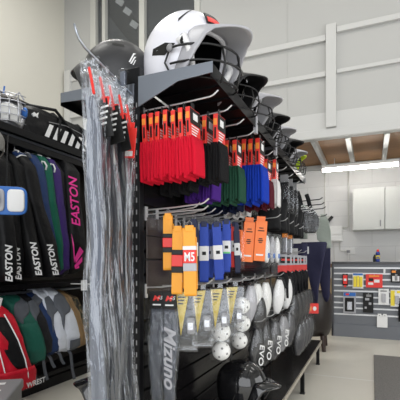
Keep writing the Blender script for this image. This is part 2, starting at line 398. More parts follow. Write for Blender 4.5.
# packets hung on the counter: x, z centre, w, h
def packet(label, x, z, w, h, card, cols, name='packet', round_=0):
    t = thing(name, label, 'packet', (x, CY - .006, z))
    MB().b6(-w / 2, w / 2, -.035, -.028, -h / 2, h / 2).build('card', card, t, bevel=.003)
    MB().tube([(0, .006, h / 2 - .02), (0, -.06, h / 2 - .018), (0, -.062, h / 2)], .003).build('hook', 'chrome', t)
    for nm, mt, x0, x1, z0, z1, dp in cols:
        MB().b6(x0 * w, x1 * w, -.036 - dp, -.0345, z0 * h, z1 * h).build(nm, mt, t, bevel=min(dp * .3, .006))
    return t
packet('small red and black blister packet on the counter front, nearest its end', -.395, .915, .085, .19, 'black_print', [('red_item', 'red_card', -.38, .38, -.35, .4, .02), ('label', 'white', -.25, .25, -.1, .12, .022), ('tag', 'red_card', -.2, .2, -.62, -.45, .004)])
packet('packet of yellow gloves hanging on the counter front', -.205, .905, .16, .25, 'white', [('glove', 'yellow', -.42, -.15, -.4, .28, .02), ('glove', 'yellow', -.12, .14, -.4, .3, .02), ('glove', 'yellow', .17, .42, -.4, .25, .02), ('header', 'blue_print', -.45, .45, .34, .46, .003)])
packet('wide red packet beside the yellow gloves on the counter front', .03, .905, .24, .21, 'red_card', [('print', 'white', -.35, -.05, -.3, -.12, .002), ('print', 'white', .0, .32, -.12, .1, .002), ('print', 'black_print', -.32, -.05, -.02, .2, .002), ('header', 'orange_print', -.3, .3, .3, .42, .002)])
packet('white packet with grey part on the counter front', .165, .66, .15, .25, 'white', [('part', 'grey_shell', -.18, .2, -.34, .2, .02), ('header', 'grey_print', -.3, .3, .32, .4, .002)])
packet('yellow and white packet on the counter front between white and black packets', .335, .645, .15, .26, 'white', [('panel', 'yellow', -.48, -.1, -.45, .45, .002), ('part', 'grey_shell', -.1, .3, -.34, .15, .02), ('panel', 'yellow', .1, .48, .3, .45, .002)])
packet('yellow card peeping out above the black packet on the counter front', .46, .69, .12, .16, 'yellow', [('print', 'white', -.4, .3, -.3, -.1, .002), ('print', 'black_print', -.3, .4, .15, .3, .002)])
packet('black and orange packet hung under the top slots of the counter', .335, .985, .14, .2, 'black_print', [('window', 'white', -.35, .35, -.4, 0, .003), ('item', 'grey_print', -.1, .15, -.35, .15, .02), ('header', 'orange_print', -.4, .0, .25, .42, .003)])
packet('second black and orange packet at the frame edge of the counter', .5, .97, .14, .19, 'black_print', [('window', 'white', -.35, .35, -.4, 0, .003), ('header', 'orange_print', -.4, .0, .25, .42, .003)])
packet('blue topped packet with grey mesh part low on the counter front', -.33, .55, .19, .33, 'grey_shell', [('header', 'blue_print', -.46, .48, .32, .49, .004), ('logo', 'red_card', -.3, -.05, .36, .45, .006), ('part', 'black_print', -.36, .36, -.42, .24, .012), ('part', 'mesh_silver', -.2, .2, -.34, .05, .02)])
packet('black packet of small parts low on the counter front, second from the end', -.055, .56, .15, .31, 'black_print', [('print', 'grey_shell', -.35, -.15, -.3, -.2, .004), ('print', 'grey_shell', .05, .3, -.1, .02, .004), ('print', 'grey_shell', -.3, .1, .12, .24, .004), ('part', 'grey_print', -.2, .3, .3, .42, .01)])
packet('black mesh packet on the counter front at the frame edge', .45, .47, .16, .36, 'black_print', [('item', 'pad', -.42, .42, -.42, .3, .02), ('header', 'grey_print', -.4, .4, .36, .46, .004)])
packet('white double tag packet at the foot of the counter front', .145, .28, .15, .19, 'white', [('tag', 'white', -.42, -.08, .4, .62, .004), ('tag', 'white', .08, .42, .4, .62, .004), ('print', 'grey_print', -.3, -.2, .44, .5, .006), ('print', 'grey_print', .2, .3, .44, .5, .006)])
packet('white spacer clip in the top slot of the counter front', .175, 1.06, .03, .08, 'slot_alu', [('clip', 'white', -.3, .3, -.4, .4, .006)], 'clip')

# ------------------------------------------------------------------ door mat and tub chair
t = tag(MB().b6(0.02, 1.5, 2.6, 5.6, 0, .012).build('door_mat', 'mat_pile', bevel=.004), 'dark grey flecked mat on the concrete floor', 'mat')
t = thing('tub_chair', 'dark brown leather tub chair at the far end of the gondola', 'chair', (-.83, 5.78, 0))
def tub():
    m = MB(); n = 40; outer = .33; th = .09
    rs = []
    for j in range(n + 1):
        a = R(-215) + R(250) * j / n        # open side to -X/+Y
        u = abs(2 * j / n - 1)
        top = .83 - .12 * u ** 3
        ca, sa = math.cos(a), math.sin(a)
        ring = []
        for (r, z) in ((outer - .05, .2), (outer - .01, .3), (outer + .0, .55), (outer - .005, top - .04), (outer - .03, top), (outer - th + .02, top), (outer - th, top - .05), (outer - th, .3), (outer - th, .2)):
            ring.append((r * ca, r * sa, z))
        rs.append(ring)
    return m.rings(rs)
tub().build('back', 'leather', t, smooth=True)
MB().lathe([(.2, .2), (.25, .22), (.25, .42), (.2, .46)], n=24).build('seat', 'leather', t, smooth=True)
for x, y in ((.22, -.2), (-.2, -.2), (.2, .2), (-.2, .2)): MB().cyl((x, y, .215), (x * 1.1, y * 1.1, 0), .035, 10, .025).build('leg', 'dark_wood', t)

# ------------------------------------------------------------------ gondola
PX = -.9            # aisle face of the slat panel
GY0, GY1 = 1.44, 5.0
SZ = 1.955          # top shelf height
gon = thing('gondola_rack', 'black double sided gondola rack of slat panels on the grey floor', 'rack', (PX, GY0, 0))
def L(x, y, z): return (x - PX, y - GY0, z)
def gb(m, x0, x1, y0, y1, z0, z1): return m.b6(x0 - PX, x1 - PX, y0 - GY0, y1 - GY0, z0, z1)
# slotted uprights
for y in (GY0, 2.62, 3.8, GY1 - .04):
    top = 2.02 if y < 4 else 1.9
    p = gb(MB(), PX - .07, PX + .004, y, y + .035, 0, top).build('upright', 'black_metal', gon, bevel=.002)
    sl = MB()
    z = .3
    while z < 1.9:
        gb(sl, PX - .012, PX - .007, y - .001, y + .001, z, z + .02)
        gb(sl, PX - .03, PX - .026, y - .001, y + .001, z, z + .02); z += .05
    if y == GY0: sl.build('slot', 'grey_print', p)
# slats: glossy planks with grooves between
m = MB(); z = .25
while z < 1.86:
    gb(m, PX - .025, PX, GY0 + .036, GY1 - .04, z, z + .092); z += .1
gb(m, PX - .045, PX - .018, GY0 + .036, GY1 - .04, .25, 1.87)
m.build('slat_panel', 'black_panel', gon, bevel=.003)
m = MB(); gb(m, PX - .07, PX - .05, GY0 + .036, GY1 - .04, .25, 1.87); m.build('back_panel', 'black_panel', gon)
mat('brown_gloss', (0.035, 0.022, 0.017), 0.22, bump=0.05, bscale=12)
for z0, z1 in ((1.315, 1.395), (1.215, 1.312), (1.06, 1.208)):
    gb(MB(), PX, PX + .005, 1.5, 1.74, z0, z1).build('gloss_plate', 'brown_gloss', gon, bevel=.002)
# top shelves on the aisle side (two lengths) and the hidden side
def shelf(x0, x1, y0, y1, nm='top_shelf'):
    m = MB(); gb(m, x0, x1, y0, y1, SZ - .004, SZ + .014)
    fx = x1 if x1 > PX else x0
    s_ = 1 if x1 > PX else -1
    gb(m, min(fx, fx + s_ * .004), max(fx, fx + s_ * .004), y0, y1, SZ - .035, SZ + .022)
    o = m.build(nm, 'black_metal', gon)
    r = MB()
    k = 9
    for i in range(k):
        yy = y0 + .02 + (y1 - y0 - .04) * i / (k - 1)
        gb(r, min(x0, x1) + .02, max(x0, x1) - .02, yy - .004, yy + .004, SZ - .012, SZ - .004)
    r.build('rib', 'black_metal', o)
    return o
shelf(PX, -.575, GY0, 2.56); shelf(PX, -.575, 2.575, 3.78)
shelf(-1.315, PX - .07, GY0, 2.6); shelf(-1.315, PX - .07, 2.62, 3.78)
# shelf brackets: tapered plates
def bracket(y, s=1, x_in=PX, lng=.335):
    pts = [(0, -.105), (0, .022), (lng, .022), (lng, -.022), (lng * .55, -.03)]
    m = MB(); m.prism([(x_in - PX + s * a, SZ + b) for a, b in pts], y - GY0 - .006, y - GY0 + .0, 'y')
    return m.build('shelf_bracket', 'bracket_steel', gon, bevel=.0015)
for y in (GY0 + .002, 2.57, 3.785):
    bracket(y); bracket(y, -1, PX - .07, .345)
for y in (2.56, 2.08):
    gb(MB(), -.585, -.566, y, y + .03, SZ - .065, SZ + .03).build('shelf_clip', 'grey_shell', gon, bevel=.002)
# base deck with pale edge strip and legs
gb(MB(), PX, -.575, GY0, 5.1, .2, .238).build('base_deck', 'black_panel', gon, bevel=.003)
gb(MB(), -.575, -.563, GY0, 5.1, .206, .24).build('edge_strip', 'edge_strip', gon, bevel=.002)
gb(MB(), -1.4, PX - .07, GY0, 5.1, .2, .238).build('base_deck', 'black_panel', gon, bevel=.003)
for y in (1.5, 2.62, 3.7, 4.83):
    for x in (-.6, -.93, -1.34):
        l = gb(MB(), x - .0, x + .035, y, y + .035, .012, .2).build('leg', 'black_metal', gon)
        gb(MB(), x - .004, x + .039, y - .004, y + .039, 0, .012).build('foot', 'black_plastic', l)

# display hooks on the slat panel: one mesh each, pegged into a groove
def hook_mesh(lng, r=.0034):
    m = MB(); m.b6(0, .004, -.01, .01, -.035, .025)
    m.tube([(.004, 0, .01), (lng * .5, 0, .014), (lng - .02, 0, .022), (lng - .006, 0, .027), (lng + .014, 0, .042)], r, 6)
    return m
hook_src = {}
def hook(y, z, x_tip, label, group='chrome display hooks on the slat panel', tagholder=False, mt='chrome'):
    lng = round(x_tip - PX, 2)
    key = (lng, tagholder)
    if key not in hook_src:
        t = thing('display_hook', label, 'hook', (PX, y, z - .01), 0, group)
        hook_mesh(lng, .0034 if mt == 'chrome' else .006).build('peg', mt, t, smooth=False)
        if tagholder:
            MB().b6(.012, .06, -.01, -.006, -.07, -.005).build('tag_holder', 'clamshell', t)
            MB().tube([(.01, 0, -.01), (lng - .01, 0, .0), (lng, 0, .006)], .0024, 5).build('lower_wire', 'chrome', t)
        hook_src[key] = t
        return t
    return dup(hook_src[key], (PX, y, z - .01), label)

# ------------------------------------------------------------------ sock packs
def sock_pack(label, col, loc, s=1.0, group=None, name='sock_pack'):
    t = thing(name, label, 'socks', loc, 0, group)
    # card header wrapping the sock top, seen edge-on
    c = MB().b6(-.0105 * s, .0105 * s, -.047, .047, -.135 * s, 0)
    c.build('card', 'red_card', t, bevel=.002)
    MB().b6(-.0085 * s, .0085 * s, -.0485, -.0465, -.05 * s, -.022 * s).build('colour_block', 'orange_print', t)
    MB().b6(-.004 * s, .004 * s, -.0485, -.0465, -.11 * s, -.06 * s).build('brand_strip', 'black_print', t)
    p = MB(); p.b6(.0100 * s, .0117 * s, -.045, .045, -.07 * s, -.004); p.build('face_print', 'black_print', t)
    q = MB()
    for k in range(4): q.b6(.0115 * s, .0123 * s, -.035, .03 - .008 * k, -(.082 + .012 * k) * s, -(.077 + .012 * k) * s)
    q.b6(.0115 * s, .0127 * s, -.02, .02, -.05 * s, -.02 * s)
    q.build('face_print', 'white', t)
    h = MB(); h.b6(-.002, .002, -.012, .012, -.004, .03); h.build('hanger', 'black_plastic', t)
    # folded sock: two looped layers with rounded toes
    for sgn in (-1, 1):
        k = MB(); n = 8
        for lobe in (-1, 1):
            w = .0090 * s; bot = (-.30 + .012 * (lobe * sgn < 0) + .005 * sgn) * s; cx = (sgn * .0145 + lobe * .0078) * s; ct = cx * .62
            left = [(ct - w * .7, -.125 * s), (cx - w * .92, -.18 * s), (cx - w, bot + w * 1.4)]
            arc = [(cx - w * math.cos(PI * i / n), bot + w * 1.4 - w * 1.4 * math.sin(PI * i / n)) for i in range(1, n)]
            right = [(cx + w, bot + w * 1.4), (cx + w * .92, -.18 * s), (ct + w * .7, -.125 * s)]
            poly = left + arc + right
            k.rings([[(cx + (x - cx) * sc, yy * s, z) for x, z in poly] for yy, sc in ((-.052, .55), (-.046, .9), (-.03, 1), (.03, 1), (.046, .9), (.052, .55))])
        k.build('sock', 'sock_' + col, t, smooth=True)
    return t
SRC = {}
def socks(col, word, n, x0, dx, y, z, s, where, grp, dy=0.0):
    for i in range(n):
        lab = '%s %s sock pack %s' % (nth(i) if n > 1 else 'single', word, where)
        loc = (x0 + dx * i, y + dy * i + random.uniform(-.004, .004), z + random.uniform(-.004, .004))
        if (col, s) not in SRC: o = SRC[(col, s)] = sock_pack(lab, col, loc, s, grp)
        else: o = dup(SRC[(col, s)], loc, lab, group=grp)
        o.rotation_euler = (R(random.uniform(-1.5, 1.5)), R(random.uniform(-2, 2)), R(random.uniform(-3, 3)))
R1 = 1.845
for k, (y, w) in enumerate(((1.475, 'holding the red socks'), (1.64, 'holding the black socks'), (1.82, 'above the purple socks'), (2.0, 'holding the green socks'), (2.2, 'holding the blue socks'),
                            (2.42, 'above the maroon socks'), (2.56, 'holding the white socks'), (2.85, 'beyond the white socks'), (3.1, 'two beyond the white socks'), (3.4, 'near the shelf end'))):
    hook(y, R1, -.57, 'chrome hook under the top shelf ' + w)
socks('red', 'red', 7, -.868, .0335, 1.475, 1.815, .92, 'counted from the post on the first hook', 'red sock packs on the first hook')
socks('black', 'black', 3, -.715, .051, 1.64, 1.835, .97, 'on the hook behind the red socks', 'black sock packs')
socks('black', 'black', 3, -.86, .045, 1.66, 1.815, 1.0, 'hidden close to the panel behind the red socks', 'black sock packs at the panel')
socks('purple', 'purple', 4, -.82, .036, 1.82, 1.795, 1.0, 'below and behind the black socks', 'purple sock packs')
socks('green', 'dark green', 5, -.82, .043, 2.0, 1.83, 1.08, 'between the black and blue socks', 'green sock packs')
socks('blue', 'royal blue', 4, -.70, .0405, 2.2, 1.885, 1.2, 'on the hook past the green socks', 'blue sock packs')
socks('navy', 'navy', 4, -.86, .045, 2.22, 1.79, 1.0, 'in the dark below the green socks', 'navy sock packs')
socks('maroon', 'maroon', 3, -.68, .045, 2.42, 1.82, 1.0, 'between the blue and white socks', 'maroon sock packs')
socks('white', 'white', 4, -.69, .04, 2.56, 1.85, 1.0, 'past the blue socks', 'white sock packs')
socks('white', 'white', 3, -.86, .05, 2.52, 1.79, 1.0, 'with toes showing below the blue socks', 'white sock packs at the panel')

# ------------------------------------------------------------------ belts on the second row
R2 = 1.425
for k in range(9):
    y = 1.5 + .095 * k
    hook(y, R2, -.62 if k == 0 else -.7, 'chrome hook with clear tag holder in the belt row, %s from the post' % nth(k), 'chrome hooks of the belt row', True)
def belt(label, cloth, loc, lng, w, grp, band='red', tilt=0):
    t = thing('belt', label, 'belt', loc, 0, grp, (0, R(tilt), R(18)))
    d = .012
    # flattened loop of webbing
    prof = []
    n = 10
    pts = [(-d, -.0)] + [(-d, -lng + d)] + [(-d * math.cos(PI * i / n), -lng + d - d * math.sin(PI * i / n)) for i in range(1, n)] + [(d, -lng + d), (d, 0)] + [(d * math.cos(PI * i / n), d * math.sin(PI * i / n)) for i in range(1, n)]
    # pts in (y,z)
    th = .004
    outer = pts; inner = [(y * (d - th) / d, z if abs(y) == d else z + (th if z < -lng / 2 else -th) * 0.9) for y, z in pts]
    rs = []
    for j in range(len(outer)):
        (yo, zo), (yi, zi) = outer[j], inner[j]
        rs.append([(-w / 2, yo, zo), (w / 2, yo, zo), (w / 2, yi, zi), (-w / 2, yi, zi)])
    MB().rings(rs, False, True).build('webbing', cloth, t)
    MB().b6(-w / 2 - .004, w / 2 + .004, d * .5, d + .006, -lng * .9, -lng * .1).build('folded_end', cloth, t, bevel=.003)
    if band == 'red':
        MB().b6(-w / 2 - .002, w / 2 + .002, -d - .003, d + .003, -lng * .56, -lng * .38).build('wrap', 'red_card', t, bevel=.002)
        MB().b6(-w / 2 - .0025, w / 2 + .0025, -d - .0034, d + .0034, -lng * .66, -lng * .56).build('wrap_foot', 'black_print', t, bevel=.002)
        MB().b6(-w / 2 - .0025, w / 2 + .0025, -d - .0034, d + .0034, -lng * .38, -lng * .3).build('wrap_head', 'black_print', t, bevel=.002)
    elif band == 'white_m':
        MB().b6(-w / 2 - .002, w / 2 + .002, -d - .003, d + .003, -lng * .5, -lng * .3).build('wrap', 'red_card', t, bevel=.002)
        MB().b6(-w / 2 - .0025, w / 2 + .0025, -d - .0034, d + .0034, -lng * .62, -lng * .5).build('wrap_foot', 'grey_shell', t, bevel=.002)
        MB().b6(-w / 2 - .0025, w / 2 + .0025, -d - .0034, d + .0034, -lng * .3, -lng * .24).build('wrap_head', 'white', t, bevel=.002)
        text('M5', .05, (0, -d - .0036, -lng * .41), FACE_CAM, 'white', t, bold=.001, sx=.7)
    else:
        MB().b6(-w / 2 - .002, w / 2 + .002, -d - .003, d + .003, -lng * .62, -lng * .36).build('wrap', 'white', t, bevel=.002)
        MB().b6(-w * .2, w * .25, -d - .004, -d - .002, -lng * .52, -lng * .46).build('print', 'black_print', t)
        if band == 'green': MB().b6(-w / 2, w / 2, -d - .004, -d - .002, -lng * .62, -lng * .585).build('print', 'green_print', t)
    MB().tube([(-w * .2, 0, .0), (-w * .2, 0, .03), (0, 0, .04), (w * .2, 0, .03), (w * .2, 0, 0)], .0016, 5).build('clip', 'grey_print', t)
    MB().b6(-w * .35, w * .35, -.014, .014, -.006, .02).build('buckle', 'navy_belt' if cloth != 'orange_belt' else cloth, t, bevel=.002)
    return t
belt('orange belt hanging highest and closest to the post', 'orange_belt', (-.792, 1.5, 1.385), .22, .038, 'orange belts', 'red')
belt('middle orange belt with a red and black wrap', 'orange_belt', (-.742, 1.495, 1.33), .265, .044, 'orange belts', 'red', 1)
belt('orange belt outermost on its hook, with white lettering on red wrap', 'orange_belt', (-.688, 1.49, 1.33), .27, .05, 'orange belts', 'white_m', -1)
belt('navy belt with white wrap just right of the orange belts', 'navy_belt', (-.745, 1.66, 1.375), .24, .035, 'navy belts', 'white')
belt('royal blue belt with white wrap nearest the orange belts', 'blue_belt', (-.725, 1.735, 1.37), .265, .04, 'blue belts', 'white')
belt('royal blue belt with white wrap second from the orange belts', 'blue_belt', (-.672, 1.76, 1.37), .255, .04, 'blue belts', 'white', -3)
belt('royal blue belt with white and green wrap, third from the orange belts', 'blue_belt', (-.655, 1.85, 1.39), .24, .037, 'blue belts', 'green')
belt('royal blue belt deep behind the other blue belts', 'blue_belt', (-.76, 1.88, 1.37), .25, .045, 'blue belts', 'white')
belt('slim red belt with white wrap between the navy belts and the orange boxes', 'red_card', (-.70, 2.1, 1.4), .23, .028, 'red belts', 'white')
belt('dark navy belt with small white wrap between blue belts and orange boxes', 'navy_belt', (-.71, 2.0, 1.39), .25, .026, 'navy belts', 'white')
belt('dark navy belt with white wrap hanging just before the red clear packet', 'navy_belt', (-.66, 2.02, 1.39), .25, .026, 'navy belts', 'white', -2)

def clear_pack(label, loc, w, h, d, inner, name='clear_packet', rz=0, grp=None, header=None, film_m='bag_film', cat='packet'):
    t = thing(name, label, cat, loc, rz, grp)
    def bag(u, v):
        pass
    rs = []
    for k in range(9):
        f = k / 8; z = -h * f
        dd = d * (math.sin(PI * min(max(f, .02), .98)) ** .5) + .002
        ww = w * (1 - .04 * math.sin(f * 9))
        rs.append([(x + .003 * noise.noise(Vector((x * 40, f * 7, loc[1]))), y, z) for x, y in rrect(ww, dd, .2, 14)])
    MB().rings(rs).build('clear_bag', film_m, t, smooth=True)
    for nm, mt, fn, kw in inner: 
        mm = MB(); fn(mm); mm.build(nm, mt, t, **kw)
    if header:
        MB().b6(-w / 2, w / 2, -.002, .002, -.005, header[0]).build('header', header[1], t)
    return t
clear_pack('clear packet with red strap left of the orange boxes', (-.69, 2.15, 1.39), .075, .23, .05,
           [('strap', 'orange_box', lambda m: m.b6(-.025, .025, -.012, .012, -.15, -.01), dict(bevel=.006)), ('buckle', 'mesh_silver', lambda m: m.ell((0, -.008, -.15), (.025, .015, .035)), dict(smooth=True))])
def orange_box(label, loc):
    t = thing('orange_box', label, 'box', loc, R(22), 'tall orange boxes', (0, R(4), R(22)))
    MB().b6(-.032, .032, -.027, .027, -.225, 0).build('carton', 'orange_box', t, bevel=.002)
    MB().b6(-.024, .024, .01, .014, 0, .03).build('hang_tab', 'orange_box', t)
    m = MB()
    for z, w in ((-.04, .012), (-.055, .018), (-.1, .01), (-.11, .014), (-.12, .009)): m.b6(-w, w, -.0278, -.0268, z - .003, z + .003)
    m.build('print', 'black_print', t)
    MB().b6(-.02, .02, -.0278, -.0268, -.195, -.186).build('print', 'white', t)
    return t
orange_box('tall orange box, first of the pair in the belt row', (-.64, 2.2, 1.425))
orange_box('tall orange box, second of the pair in the belt row', (-.577, 2.22, 1.43))
def disc(r):
    def f(m): m.rings([[(y, r * a * math.cos(2 * PI * j / 20) * .9, r * a * math.sin(2 * PI * j / 20) * 1.35 - .105) for j in range(20)] for y, a in ((-.012, .75), (-.006, .97), (.006, .97), (.012, .75))])
    return f
for k in range(3):
    clear_pack('white oval guard in clear packet, %s behind the orange boxes' % nth(k), (-.6 + .004 * k, 2.44 + .13 * k, 1.385), .05, .22, .13,
               [('guard', ('white', 'grey_shell', 'white')[k], disc(.065), dict(smooth=True)), ('print', 'blue_print', lambda m: m.b6(.012, .014, -.02, .03, -.16, -.13), {})], 'guard_packet', 0, 'white guards in clear packets behind the orange boxes', cat='guard')

# ------------------------------------------------------------------ third row: bat-sleeve bags, clamshells, balls, guards
for k, (y, xt, w) in enumerate(((1.5, -.74, 'holding the black topped bags'), (1.64, -.66, 'holding the first clear box'), (1.78, -.62, 'between the clear boxes'), (1.95, -.6, 'holding the last clear box'), (2.12, -.6, 'holding the white balls'),
                             (2.3, -.6, 'holding the first oval guards'), (2.55, -.6, 'among the oval guards'), (2.9, -.6, 'holding the white oval guards'), (3.25, -.6, 'beyond the oval guards'), (3.6, -.6, 'holding the black gloves'))):
    hook(y, 1.09, xt, 'chrome hook in the lower row ' + w)
for k, (y, w) in enumerate(((2.35, 'first'), (2.6, 'second'), (2.95, 'third'), (3.3, 'fourth'))):
    hook(y, .83, -.6, 'chrome hook above the dark guards near the bench, %s from the post' % w)
def long_bag(label, x, y):
    t = thing('glove_bag', label, 'bag', (x, y, 1.075), R(14), 'long black topped clear bags')
    MB().b6(-.03, .03, -.004, .004, -.075, 0).build('header', 'black_print', t, bevel=.002)
    text('M', .03, (-.004, -.0046, -.03), FACE_CAM, 'red_card', t, .3, .001, 1.2)
    text('~S', .022, (.012, -.0048, -.028), FACE_CAM, 'white', t, .3)
    text('mynato', .012, (0, -.0046, -.056), FACE_CAM, 'white', t) if False else None
    MB().b6(-.018, .018, -.0046, -.004, -.06, -.054).build('print', 'white', t)
    def bar(f):
        return .03 + .012 * math.sin(f * 5.5)
    rs = []; rf = []
    for k in range(15):
        f = k / 14; z = -.07 - .4 * f
        w = .062 + .022 * math.sin(PI * min(1, f * 1.3)) - .01 * f
        rs.append([(px * .82 + .004 * math.sin(f * 7), py, z - .004) for px, py in rrect(w, .02 + .012 * math.sin(PI * f), .3, 14)])
        rf.append([(px + .006 * noise.noise(Vector((px * 30, f * 9, x * 9))), py + .004 * noise.noise(Vector((f * 14, px * 40, 3))), z * 1.02 + .002) for px, py in rrect(w * 1.12, .032 + .012 * math.sin(PI * f), .3, 14)])
    MB().rings(rs).build('sleeve', 'glove_cloth', t, smooth=True)
    MB().rings(rf).build('clear_bag', 'bag_film', t, smooth=True)
    return t
long_bag('long clear bag with black header, nearest the post on the lower row', -.845, 1.5)
o = long_bag('long clear bag with black header and white script down its front', -.785, 1.5)
text('Mizuno', .07, (.005, -.024, -.27), (PI / 2, R(90), 0), 'grey_shell', o, .35, .0015, 1.25)

def clam(label, x, y, z=1.08, rz=20):
    t = thing('clear_box', label, 'box', (x, y, z), R(rz), 'clear boxes with yellow pennants')
    MB().b6(-.052, .052, -.022, .022, -.265, 0).build('clear_shell', 'clamshell', t, bevel=.008)
    m = MB(); m.prism([(-.046, -.012), (.012, -.008), (-.024, -.2)], .004, .006); m.build('pennant', 'yellow_card', t)
    m = MB()
    for k in range(3): m.b6(-.036, -.004 - .005 * k, .002, .0045, -.035 - .014 * k, -.029 - .014 * k)
    m.build('pennant_print', 'black_print', t)
    m = MB(); m.b6(.004, .036, -.012, .012, -.19, -.12); m.build('insert', 'grey_print', t, bevel=.006)
    m = MB(); m.b6(.008, .03, -.0135, -.012, -.17, -.14); m.build('insert_print', 'mesh_silver', t)
    m = MB(); m.b6(-.05, .05, -.018, .018, -.263, -.24); m.build('tray', 'clamshell', t, bevel=.006)
    MB().b6(-.012, .012, -.003, .003, -.004, .02).build('hang_tab', 'clamshell', t)
    return t
clam('clear box with yellow pennant card, nearest the script bag', -.735, 1.56)
clam('clear box with yellow pennant card, second from the script bag', -.7, 1.66)
clam('clear box with yellow pennant card, third from the script bag', -.665, 1.79)
clam('clear box with yellow pennant card, in front of the white balls', -.645, 1.96)

def ball(t, x, y, z, r=.046):
    b = MB().ell((x, y, z), (r, r, r), 20, 14).build('ball', 'ball_white', t, smooth=True)
    h = MB()
    for k in range(14):
        a = k * 2.4; e = -0.7 + 1.5 * k / 13
        d = Vector((math.cos(a) * math.cos(e), math.sin(a) * math.cos(e), math.sin(e)))
        u = d.cross(Vector((0, 0, 1))).normalized(); w = u.cross(d)
        c = Vector((x, y, z)) + d * (r * 1.004)
        h.add([c + (u * math.cos(q * PI / 4) + w * math.sin(q * PI / 4)) * r * .13 for q in range(8)], [tuple(range(8))])
    h.build('hole', 'hole', b)
def ballpack(label, x, y, zs):
    t = thing('ball_pack', label, 'balls', (x, y, 1.08), 0, 'clear packs of white balls')
    for k, (dx, z) in enumerate(zs): ball(t, dx, 0, z - 1.08)
    lo = min(z for _, z in zs) - .055 - 1.08
    MB().rings([[(px + zs[-1][0] * .5 * f, py, lo * f) for px, py in rrect(.03 + .075 * min(1, f * 5), .02 + .078 * min(1, f * 5), .6, 16)] for f in (0, .08, .2, .4, .6, .8, .97)]).build('clear_bag', 'clamshell', t, smooth=True)
ballpack('pack of white holed plastic balls behind the last clear box', -.67, 2.12, ((.01, .96), (.012, .862), (-.005, .765)))
ballpack('pack of white holed plastic balls lowest, under the clear boxes', -.685, 1.86, ((0, .855), (0, .76)))

def oval_guard(label, x, y, z, body, acc, s=1.0, name='arm_guard', grp='oval guards on the lower row', script=None):
    t = thing(name, label, 'guard', (x, y, z), R(68), grp, (R(3), R(4), R(68)))
    def shell(u, v):
        a = (u - .5) * 2.0; zz = -v * .21 * s
        w = .06 * s * (math.sin(PI * (0.06 + .88 * v)) ** .7)
        return (w * math.sin(a * 1.25), -.038 * s * math.cos(a * 1.25) * (math.sin(PI * (.1 + .8 * v)) ** .5), zz - .01)
    g = MB().grid(shell, 10, 12).build('shell', body, t, smooth=True, solid=.006)
    MB().grid(lambda u, v: tuple(Vector(shell(.22 + .5 * u, .06 + .26 * v)) + Vector((0, -.003, 0))), 6, 4).build('accent', acc, t, smooth=True, solid=.002)
    MB().grid(lambda u, v: tuple(Vector(shell(.3 + .4 * u, .45 + .3 * v)) + Vector((0, -.003, 0))), 6, 4).build('panel', 'grey_print' if body != 'black_plastic' else 'pad', t, smooth=True, solid=.002)
    MB().b6(-.045 * s, .045 * s, -.004, .006, -.12 * s, -.09 * s).build('strap', 'pad', t, bevel=.003)
    rs = [[(px, py - .016, -.235 * s * f + .012) for px, py in rrect((.02 + .118 * math.sin(PI * min(.97, max(.06, f))) ** .6) * s, (.008 + .06 * math.sin(PI * min(.97, max(.06, f))) ** .6) * s, .5, 14)] for f in (0, .1, .25, .45, .65, .85, 1)]
    MB().rings(rs).build('clear_bag', 'clamshell', t, smooth=True)
    MB().tube([(0, 0, .0), (0, .0, .04)], .003, 5).build('hanger', 'black_plastic', t)
    if script:
        text(script, .055 * s, (.004, -.044 * s, -.13 * s), (PI / 2, R(90), 0), 'white', t, 0.2, .001, 1.0)
    return t
oval_guard('oval guard with red and grey top, first past the white balls', -.66, 2.27, 1.07, 'grey_shell', 'red_card')
oval_guard('narrow white guard with red flash, second past the white balls', -.66, 2.41, 1.075, 'white_plastic', 'red_card')
oval_guard('white guard with red flash, third past the white balls', -.65, 2.58, 1.075, 'white_plastic', 'red_card', 1.12)
oval_guard('plain white oval guard with green tag beside the red flashed guards', -.63, 2.9, 1.08, 'white', 'green_print', 1.15)
oval_guard('farthest white oval guard on the lower row', -.625, 3.2, 1.075, 'white', 'grey_shell', 1.1)
t = oval_guard('long black leg guard hanging between the red flashed guards', -.645, 2.42, .99, 'black_plastic', 'pad', 1.15, 'leg_guard', 'black guards')
for k, (y, x, b) in enumerate(((2.34, -.64, 'black_plastic'), (2.5, -.63, 'black_plastic'), (2.68, -.61, 'guard_grey'), (2.95, -.61, 'grey_print'), (3.15, -.6, 'guard_grey'))):
    oval_guard(('dark guard with white lettering nearest the black helmets', 'dark guard with white lettering second from the black helmets', 'grey guard with white lettering in the middle of the bottom row', 'pale grey guard in the bottom row', 'farthest grey guard in the bottom row')[k],
               x, y, .81, b, 'pad' if k < 2 else 'white', 1.2, 'shin_guard', 'guards on the bottom row', 'EVO' if k < 4 else None)

# glove cards with red headers, further along
def glove_card(label, x, y, z):
    t = thing('glove_card', label, 'gloves', (x, y, z), R(10), 'black gloves on red cards')
    MB().b6(-.034, .034, -.004, .004, -.14, 0).build('card', 'grey_shell', t, bevel=.003)
    MB().b6(-.0345, .0345, -.0055, .005, -.14, -.085).build('card_band', 'red_card', t)
    m = MB(); m.b6(-.02, .02, -.0055, -.004, -.07, -.02); m.build('print', 'black_print', t)
    MB().b6(-.008, .02, -.0062, -.004, -.05, -.035).build('print', 'red_card', t)
    # mitten of fingers hanging below the card
    m = MB()
    m.ell((0, -.01, -.2), (.05, .022, .07), 12, 8)
    for i, (fx, fl) in enumerate(((-.036, .1), (-.013, .12), (.011, .115), (.034, .095))):
        m.cyl((fx, -.01, -.22), (fx * 1.15, -.01, -.24 - fl), .012, 8, .009); 
    m.build('glove', 'pad', t, smooth=True)
    return t
src = None
for k in range(7):
    loc = (-.63 + .006 * (k % 2), 3.06 + .17 * k, 1.26)
    lab = 'black gloves under a red and white card, %s past the white guards' % nth(k)
    src = glove_card(lab, *loc) if src is None else dup(src, loc, lab) and src
for k in range(4): hook(3.1 + .3 * k, 1.28, -.6, 'chrome hook holding red glove cards, %s of the far four' % nth(k))
